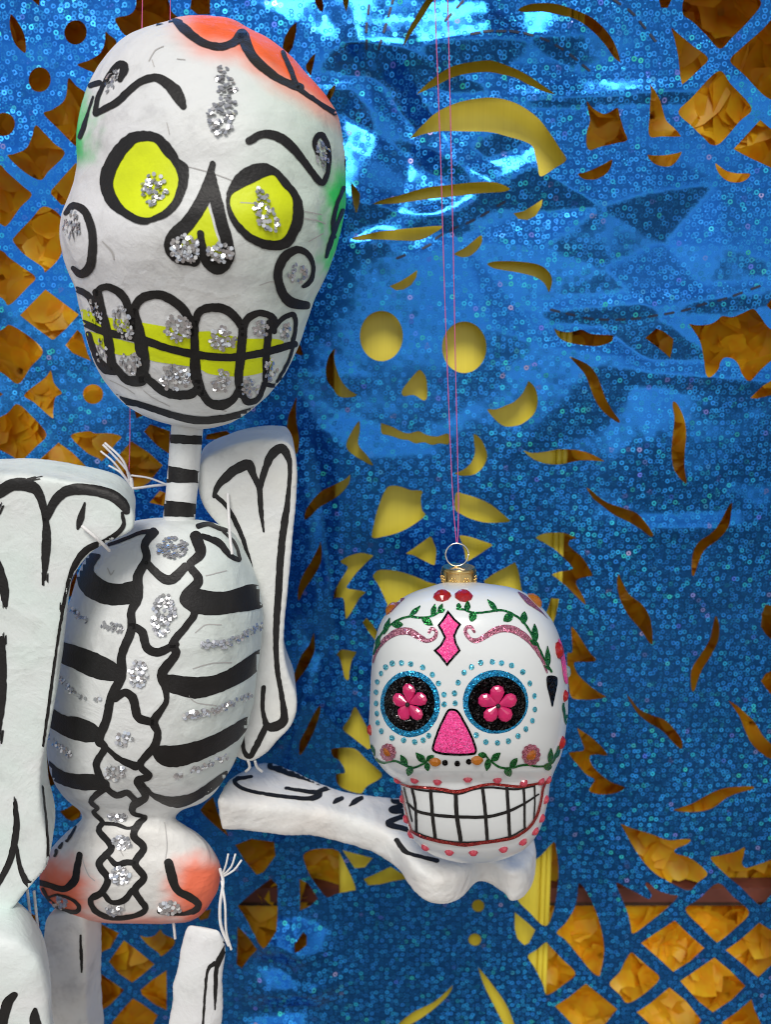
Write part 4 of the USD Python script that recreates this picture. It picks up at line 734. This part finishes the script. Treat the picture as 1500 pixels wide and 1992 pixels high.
# strings
for pts, r in (([(160, 1024, 0.3165), (180, 1040, 0.314), (205, 1063, 0.318), (212, 1071, 0.327)], 0.0007), ([(443, 960, 0.3725), (445, 1000, 0.368), (448, 1050, 0.352), (452, 1078, 0.348)], 0.0007),
               ([(53, 1730, 0.335), (60, 1790, 0.335), (67, 1850, 0.33)], 0.0006), ([(66, 1732, 0.336), (72, 1790, 0.335), (78, 1845, 0.332)], 0.0006), ([(336, 1780, 0.372), (341, 1825, 0.371)], 0.0007),
               ([(428, 1690, 0.360), (434, 1715, 0.352), (428, 1760, 0.350), (430, 1800, 0.350), (445, 1838, 0.350)], 0.0008), ([(431, 1712, 0.352), (438, 1760, 0.349), (440, 1810, 0.349), (450, 1846, 0.350)], 0.0006),
               ([(433, 1700, 0.352), (440, 1680, 0.35), (444, 1660, 0.35)], 0.0005), ([(434, 1702, 0.352), (450, 1685, 0.349), (458, 1660, 0.35)], 0.0005), ([(435, 1704, 0.352), (455, 1692, 0.349), (470, 1672, 0.35)], 0.0005),
               ([(482, 1478, 0.374), (486, 1492, 0.376), (478, 1500, 0.378)], 0.0007), ([(496, 1480, 0.375), (500, 1492, 0.378), (510, 1500, 0.38)], 0.0007),
               ([(252, 940, 0.41), (258, 950, 0.41), (300, 945, 0.40), (330, 942, 0.392)], 0.0007), ([(256, 925, 0.41), (290, 930, 0.40), (325, 943, 0.392)], 0.0005), ([(255, 930, 0.41), (258, 950, 0.41), (256, 975, 0.41)], 0.0008),
               ([(200, 865, 0.41), (225, 890, 0.41), (250, 920, 0.41), (255, 945, 0.41)], 0.0006), ([(204, 862, 0.41), (230, 885, 0.408), (244, 905, 0.408), (252, 935, 0.41)], 0.0006), ([(196, 878, 0.41), (222, 900, 0.408), (252, 940, 0.41)], 0.0005), ([(212, 906, 0.41), (235, 920, 0.408), (254, 945, 0.41)], 0.0005), ([(222, 935, 0.41), (240, 945, 0.408), (258, 948, 0.41)], 0.0006)):
    obj('string', tube_px(pts, r), STRING, puppet, smooth=True)

# ---------------------------------------------------------------- the little skull ornament
O = lambda pts: [(640 + 0.36 * q[0], 1020 + 0.36 * q[1]) + tuple(w * 0.36 for w in q[2:]) for q in pts]
OX = lambda x, y: (640 + 0.36 * x, 1020 + 0.36 * y)
YO = 0.360
orn = thing('skull_ornament', 'white glass sugar skull ornament with glitter and pink gem flower eyes', 'ornament', P([OX(700, 1832)], YO)[0])
OR = [(306, 690, 735), (312, 630, 790), (322, 590, 870), (335, 550, 960), (360, 470, 1040), (400, 392, 1105), (450, 337, 1153), (520, 284, 1207), (600, 255, 1243), (700, 236, 1270), (800, 228, 1286), (900, 223, 1293), (1000, 219, 1293), (1100, 216, 1282), (1180, 221, 1270), (1250, 242, 1254), (1310, 284, 1228), (1350, 322, 1212), (1375, 358, 1203), (1395, 384, 1196), (1430, 391, 1192), (1480, 397, 1185), (1560, 407, 1168), (1640, 428, 1143), (1700, 458, 1108), (1750, 505, 1062), (1790, 570, 990), (1815, 650, 915), (1828, 720, 850)]
rows = [(1020 + 0.36 * y, 640 + 0.36 * a, 640 + 0.36 * b) for y, a, b in OR]
orn_m = loft(rows, YO, lambda y: 0.97 - 0.13 * float(sm(y, 1496, 1520)), 2.7, 220, 240, (0.0, 1.0))
body = obj('glass_body', orn_m, GLASS, orn, smooth=True); OS = Surf(orn_m)
def od(name, polys, mat, lift=0.0003, s=4.0, parent=None): return decal(name, polys, OS, mat, parent or body, lift, s)
ST = lambda pts, amp=0.7: stroke(O(pts), 1.0, amp)
BLt = lambda pts, amp=0.6: blob(O(pts), True, amp)
PINK_PETAL = GEM['rose']
for (cx, cyy, a, b), (kx, ky, ka, kb), (fx, fy, fr), pet in (((440, 968, 161, 179), (436, 965, 136, 148), (438, 962, 38), [(437, 892), (500, 938), (478, 1016), (410, 1016), (384, 943)]), ((900, 957, 177, 172), (908, 965, 155, 147), (906, 968, 40), [(906, 902), (974, 946), (950, 1022), (871, 1022), (842, 945)])):
    od('eye_ring', ell(*OX(cx, cyy), a * 0.36, b * 0.36, 0, 0.8), G_BLUE, 0.0002)
    ey = od('eye_socket', ell(*OX(kx, ky), ka * 0.36, kb * 0.36, 0, 0.8), G_BLACK, 0.00035)
    cpx = OX(fx, fy); pc, nc, _ = OS.cast([cpx]); pc, nc = pc[0], nc[0]
    for pxl, pyl in pet:
        x, y = OX(pxl, pyl); p, n, _ = OS.cast([[x, y]]); p = p[0]; n = nc; d = np.linalg.norm(CAM - p); R = fr * 0.36 * d / FPX
        aa, bb, nn = frame(n); V = []
        for rr, hh in ((0.85, 0.0), (1.0, 0.25), (0.88, 0.55), (0.6, 0.8), (0.25, 0.9)):
            t = np.arange(9) * 2 * math.pi / 9; V.append(p + nn * (hh * R * 0.75 + 0.0004) + R * rr * (np.cos(t)[:, None] * aa + np.sin(t)[:, None] * bb))
        V.append((pc + nn * (0.0005 + 0.4 * R))[None]); obj('flower_petal', trimesh.convex.convex_hull(np.vstack(V)), PINK_PETAL, ey or body, smooth=False)
    ic = trimesh.creation.icosphere(2, 5.2 * 0.3 / FPX); ic.apply_translation(pc + nc * 0.0026); obj('flower_centre', ic, BLACK, ey or body, smooth=True)
for x, y in ((395, 747), (443, 752), (508, 770), (560, 810), (592, 857), (622, 917), (622, 970), (540, 1137), (510, 1162), (465, 1172), (406, 1162), (343, 1152), (287, 1115), (266, 1070), (262, 1020), (257, 965), (258, 905), (264, 850), (285, 803), (310, 770), (345, 750),
             (681, 963), (678, 910), (698, 852), (730, 798), (770, 768), (820, 745), (882, 740), (932, 747), (985, 760), (1045, 795), (1083, 857), (1108, 925), (1110, 997), (1097, 1057), (1062, 1102), (1020, 1140), (968, 1167), (910, 1177), (848, 1172), (795, 1135)):
    od('glitter_dot', ell(*OX(x, y), 5.0 if 300 < x < 1060 else 4.2, 5.4, 0, 1.0), G_CYAN, 0.0004, 3.0)
nose = BLt([(640, 1000), (670, 992), (700, 1005), (735, 1060), (775, 1140), (797, 1200), (795, 1230), (770, 1242), (670, 1245), (590, 1235), (558, 1215), (560, 1185), (585, 1110), (615, 1045)])
od('nose', nose.buffer(-1.5), G_PINK, 0.00025); od('nose_outline', nose.difference(nose.buffer(-4.2)), G_BLACK, 0.0004)
cross = blob(O([(643, 465), (680, 510), (715, 540), (695, 570), (682, 600), (690, 640), (712, 680), (680, 715), (638, 765), (600, 715), (565, 680), (600, 650), (622, 610), (605, 575), (587, 545), (615, 510)]), False, 0.6)
od('forehead_cross', cross.buffer(-1), G_PINK, 0.00025); od('cross_outline', cross.difference(cross.buffer(-4.0)), G_BLACK, 0.0004)
od('brow_swirl', ST([(240, 745, 8), (262, 680, 15), (308, 620, 25), (370, 582, 36), (430, 577, 40), (480, 602, 35), (530, 628, 23), (570, 612, 21), (580, 577, 17), (555, 562, 17), (541, 585, 14)], 1.0), G_ROSE)
od('brow_swirl', ST([(1176, 800, 8), (1150, 730, 15), (1100, 650, 25), (1040, 592, 36), (970, 563, 40), (900, 572, 36), (840, 607, 29), (790, 628, 25), (750, 605, 21), (737, 567, 19), (765, 552, 18), (785, 580, 14)], 1.0), G_ROSE)
def vine(stem, leaves):
    g = [ST([(x, y, 11) for x, y in stem], 0.9)]
    for (x0, y0), (x1, y1), w in leaves: g.append(ST([(x0, y0, 8), ((x0 + x1) / 2, (y0 + y1) / 2, w), (x1 + (x1 - x0) * 0.1, y1 + (y1 - y0) * 0.1, 5)], 0.9))
    od('glitter_vine', g, G_GREEN, 0.00035)
vine([(246, 700), (275, 610), (320, 555), (370, 520), (430, 500), (500, 505), (560, 495), (610, 465)], [((300, 590), (328, 515), 28), ((440, 497), (488, 448), 26), ((345, 540), (395, 540), 42), ((505, 505), (555, 540), 40), ((560, 495), (572, 438), 32), ((592, 475), (612, 435), 26), ((262, 670), (270, 610), 30), ((600, 475), (622, 462), 22)])
vine([(692, 458), (730, 462), (780, 480), (850, 475), (930, 465), (1000, 490), (1050, 530), (1090, 590), (1130, 660), (1168, 740), (1200, 795)], [((700, 455), (703, 432), 26), ((745, 470), (750, 420), 34), ((785, 478), (770, 518), 44), ((908, 470), (862, 415), 30), ((988, 490), (948, 518), 46), ((1050, 535), (1053, 480), 42), ((1112, 640), (1108, 548), 40), ((1128, 650), (1088, 628), 30), ((1182, 770), (1178, 668), 30), ((1195, 785), (1165, 765), 16)])
vine([(216, 1185), (240, 1250), (290, 1285), (360, 1275), (420, 1300), (460, 1310), (510, 1290), (540, 1260)], [((422, 1300), (392, 1248), 34), ((445, 1305), (430, 1348), 38), ((520, 1282), (476, 1235), 38), ((530, 1270), (562, 1248), 32), ((528, 1285), (535, 1322), 32), ((246, 1248), (233, 1195), 26)])
vine([(1240, 1200), (1205, 1285), (1140, 1305), (1060, 1295), (990, 1310), (930, 1310), (880, 1280), (850, 1250)], [((880, 1272), (920, 1235), 38), ((862, 1262), (853, 1320), 36), ((850, 1245), (812, 1240), 32), ((960, 1310), (975, 1352), 42), ((980, 1305), (1012, 1265), 36), ((1192, 1290), (1197, 1215), 32), ((1215, 1262), (1243, 1222), 24), ((1165, 1305), (1195, 1308), 40)])
vine([(1266, 968), (1270, 1020), (1280, 1075)], [((1270, 1020), (1262, 980), 18), ((1275, 1050), (1284, 1030), 14)])
for x, y, r in ((322, 1228, 34), (1090, 1240, 40)):
    od('rosette', [ell(*OX(x, y), r * 0.36)] + [ell(*OX(x + 0.9 * r * math.cos(t), y + 1.05 * r * math.sin(t)), r * 0.36 * 0.38) for t in np.arange(11) * 2 * math.pi / 11], G_ROSE, 0.00045)
od('rosette', [BLt([(1020, 365), (1060, 385), (1100, 420), (1140, 460), (1185, 515), (1150, 480), (1110, 455), (1065, 425), (1035, 390)])], G_ROSE, 0.0003)
od('rosette', [BLt([(300, 495), (320, 455), (360, 415), (410, 400), (370, 440), (330, 480)])], G_ROSE, 0.0003)
od('side_patch', BLt([(1238, 622), (1258, 650), (1275, 740), (1288, 850), (1272, 850), (1256, 760)]), G_PINK, 0.0003)
od('temple_mark', BLt([(1175, 825), (1200, 815), (1230, 825), (1232, 860), (1220, 920), (1205, 985), (1190, 930), (1177, 870)]), G_BLACK, 0.0003)
for x, y in ((627, 1283), (693, 1287), (755, 1278)): od('black_dot', ell(*OX(x, y), 5.6, 5.6, 0, 1.2), G_BLACK, 0.0004, 3.0)
for x, y, a, b, c in ((612, 388, 50, 42, 'red'), (728, 388, 50, 42, 'red'), (335, 450, 44, 44, 'amber'), (1110, 412, 50, 50, 'amber'), (573, 1280, 33, 33, 'amber'), (800, 1272, 33, 33, 'amber'), (315, 1228, 28, 28, 'amber'), (1092, 1243, 33, 33, 'amber'), (1238, 680, 46, 46, 'red'), (1284, 795, 36, 36, 'clear'), (1274, 925, 32, 32, 'red'), (1255, 1178, 36, 36, 'red'), (224, 1110, 30, 30, 'red')):
    gem(*OX(x, y), a * 0.36, b * 0.36, OS, GEM[c], body, rot=0.3 * (x % 7))
for x, y in ((360, 1390), (462, 1380), (586, 1388), (750, 1375), (910, 1378), (1052, 1395), (1145, 1387), (1183, 1378), (398, 1482), (418, 1590), (444, 1672), (1170, 1485), (1148, 1585), (1113, 1655), (521, 1742), (650, 1768), (780, 1770), (942, 1752), (1047, 1712)):
    gem(*OX(x, y), 24 * 0.36, 24 * 0.36, OS, GEM['pink'], body, sides=8, name='lip_gem', h=0.5)
od('lip_line', [ST([(378, 1392, 10), (430, 1410, 13), (500, 1416, 15), (600, 1425, 17), (690, 1440, 19), (770, 1420, 17), (860, 1400, 15), (950, 1405, 15), (1030, 1412, 15), (1100, 1400, 13), (1172, 1388, 13)]),
                ST([(442, 1650, 12), (500, 1680, 15), (570, 1700, 17), (650, 1715, 17), (740, 1725, 19), (840, 1712, 17), (930, 1700, 17), (1000, 1685, 15), (1070, 1640, 15), (1115, 1580, 15), (1140, 1500, 13), (1155, 1420, 13), (1168, 1392, 12)]),
                ST([(384, 1395, 7), (404, 1470, 7), (424, 1570, 8), (448, 1650, 10)])], G_RED, 0.0005, 3.0)
for s in ([(452, 1425, 16), (470, 1520, 14), (475, 1660, 14)], [(550, 1425, 18), (560, 1560, 19), (575, 1690, 18)], [(685, 1445, 22), (690, 1560, 23), (712, 1700, 22)], [(830, 1425, 18), (845, 1560, 19), (855, 1700, 18)], [(960, 1415, 18), (968, 1540, 18), (975, 1680, 18)], [(1050, 1420, 14), (1055, 1520, 13), (1055, 1630, 12)], [(1108, 1405, 10), (1110, 1500, 8), (1105, 1590, 8)], [(408, 1420, 8), (428, 1500, 8), (452, 1600, 8)],
          [(425, 1500, 10), (480, 1545, 15), (570, 1565, 17), (690, 1575, 17), (850, 1575, 17), (970, 1545, 16), (1060, 1500, 12), (1130, 1455, 8)], [(400, 1405, 8), (500, 1432, 11), (620, 1442, 11), (700, 1452, 11), (780, 1428, 11), (870, 1417, 11), (1000, 1427, 11), (1100, 1412, 8)], [(450, 1650, 8), (560, 1690, 9), (700, 1712, 9), (860, 1705, 9), (980, 1680, 9), (1060, 1635, 8)]):
    od('tooth_line', ST(s, 0.5), BLACK, 0.0004)
# cap and ring
cc = P([OX(700, 315)], YO)[0]; R = 91 * 0.36 * YO / FPX * 1.02; H = 92 * 0.36 * YO / FPX
th = np.linspace(0, 2 * math.pi, 96, endpoint=False); V, F = [], []
prof = [(0.55, H * 1.0), (0.95, H * 1.0), (1.0, H * 0.93), (0.97, H * 0.5), (0.95, 0.0), (0.9, 0.0), (0.9, H * 0.5)]
for k, (rr, hh) in enumerate(prof):
    drop = 0.0 if k in (0, 1, 2, 3, 6) else -0.22 * H * np.abs(np.sin(th * 4)) ** 0.7; flute = 1 + 0.012 * np.abs(np.sin(th * 4)) if 2 <= k else 1.0
    V.append(np.c_[np.cos(th) * R * rr * flute, np.sin(th) * R * rr * flute, np.full(96, hh) + drop])
V = np.vstack(V); j = np.arange(96); k = (j + 1) % 96
for i in range(len(prof) - 1): F += [np.c_[i * 96 + j, i * 96 + k, (i + 1) * 96 + k], np.c_[i * 96 + j, (i + 1) * 96 + k, (i + 1) * 96 + j]]
capm = trimesh.Trimesh(V + cc, np.vstack(F), process=False); capm.fix_normals()
cap = obj('cap', capm, GOLD, orn, smooth=35)
cap_top = trimesh.creation.cylinder(R * 0.6, 0.0006, sections=40); cap_top.apply_translation(cc + (0, 0, H * 0.97)); obj('cap_top', cap_top, GOLD, cap)
for i in range(8):                                                            # pointed plates with a pressed rosette each
    t0 = math.pi / 8 + i * math.pi / 4; u, w = np.meshgrid(np.linspace(-1, 1, 9), np.linspace(0, 1, 6)); u, w = u.ravel(), w.ravel()
    top, bot = H * 0.80, -H * 0.10 - 0.20 * H * (1 - np.abs(u) ** 1.6); z = top + (bot - top) * w; an = t0 + u * 0.355; L = []
    for k in (1.0, 1.055): L.append(np.c_[np.cos(an) * R * k, np.sin(an) * R * k, z] * 1.0 + cc)
    pv = np.vstack(L); obj('plate', trimesh.convex.convex_hull(pv) if False else trimesh.Trimesh(pv, np.vstack([np.array([[r * 9 + c, r * 9 + c + 1, r * 9 + c + 10], [r * 9 + c, r * 9 + c + 10, r * 9 + c + 9]]) + 54 for r in range(5) for c in range(8)]
        + [np.array([[p, q, q + 54], [p, q + 54, p + 54]]) for p, q in [(c, c + 1) for c in range(8)] + [(45 + c + 1, 45 + c) for c in range(8)] + [(r * 9 + 9, r * 9) for r in range(5)] + [(r * 9 + 8, r * 9 + 17) for r in range(5)]]), process=False), GOLD, cap, smooth=30)
    c = np.array([math.cos(t0), math.sin(t0), 0]) * R * 1.055; tt = np.array([-math.sin(t0), math.cos(t0), 0]); sph = []
    for q in range(7):
        sp = trimesh.creation.icosphere(1, R * (0.065 if q else 0.08)); w2 = (0, 0) if q == 0 else (math.cos(q * math.pi / 3) * R * 0.18, math.sin(q * math.pi / 3) * R * 0.18); sp.apply_translation(cc + c + tt * w2[0] + np.array([0, 0, H * 0.34 + w2[1]])); sph.append(sp)
    obj('rosette', trimesh.util.concatenate(sph), GOLD, cap, smooth=True)
rc = P([OX(692, 163)], YO)[0]; rr = 63 * 0.36 * YO / FPX; t = np.linspace(0, 2 * math.pi, 64)
obj('ring', tube(rc + np.c_[np.cos(t) * rr, 0.0004 * np.sin(t), np.sin(t) * rr * 1.0], 0.00038, 10), STEEL, orn, smooth=True)
# threads
thr = thing('hanging_thread', 'long pink double thread holding the little skull ornament by its ring', 'thread', rc + (0, 0, rr))
for a in ([(838, -220, YO), (846, 0, YO), (857, 300, YO), (866, 600, YO), (880, 950, YO), (888, 1054, YO)], [(864, -220, YO), (871, 0, YO), (879, 350, YO), (886, 700, YO), (892, 980, YO), (890, 1056, YO)]):
    obj('strand', tube_px(a, 0.00022, 30.0), PINKTHREAD, thr, smooth=True)
for (x0, y0, Y0), (x1, y1, Y1), lab in (((278, -220, 0.36), (276, 68, 0.36), 'short pink thread rising left from the top of the big skull'), ((330, -220, 0.37), (331, 48, 0.37), 'short pink thread rising right from the top of the big skull'), ((253, 780, 0.415), (250, 940, 0.41), 'pink thread dropping below the big skull to the knotted white string')):
    t = obj('support_thread', tube_px([(x0, y0, Y0), ((x0 + x1) / 2 + 1, (y0 + y1) / 2, (Y0 + Y1) / 2), (x1, y1, Y1)], 0.0002, 20.0), PINKTHREAD, smooth=True); tag(t, lab, 'thread')
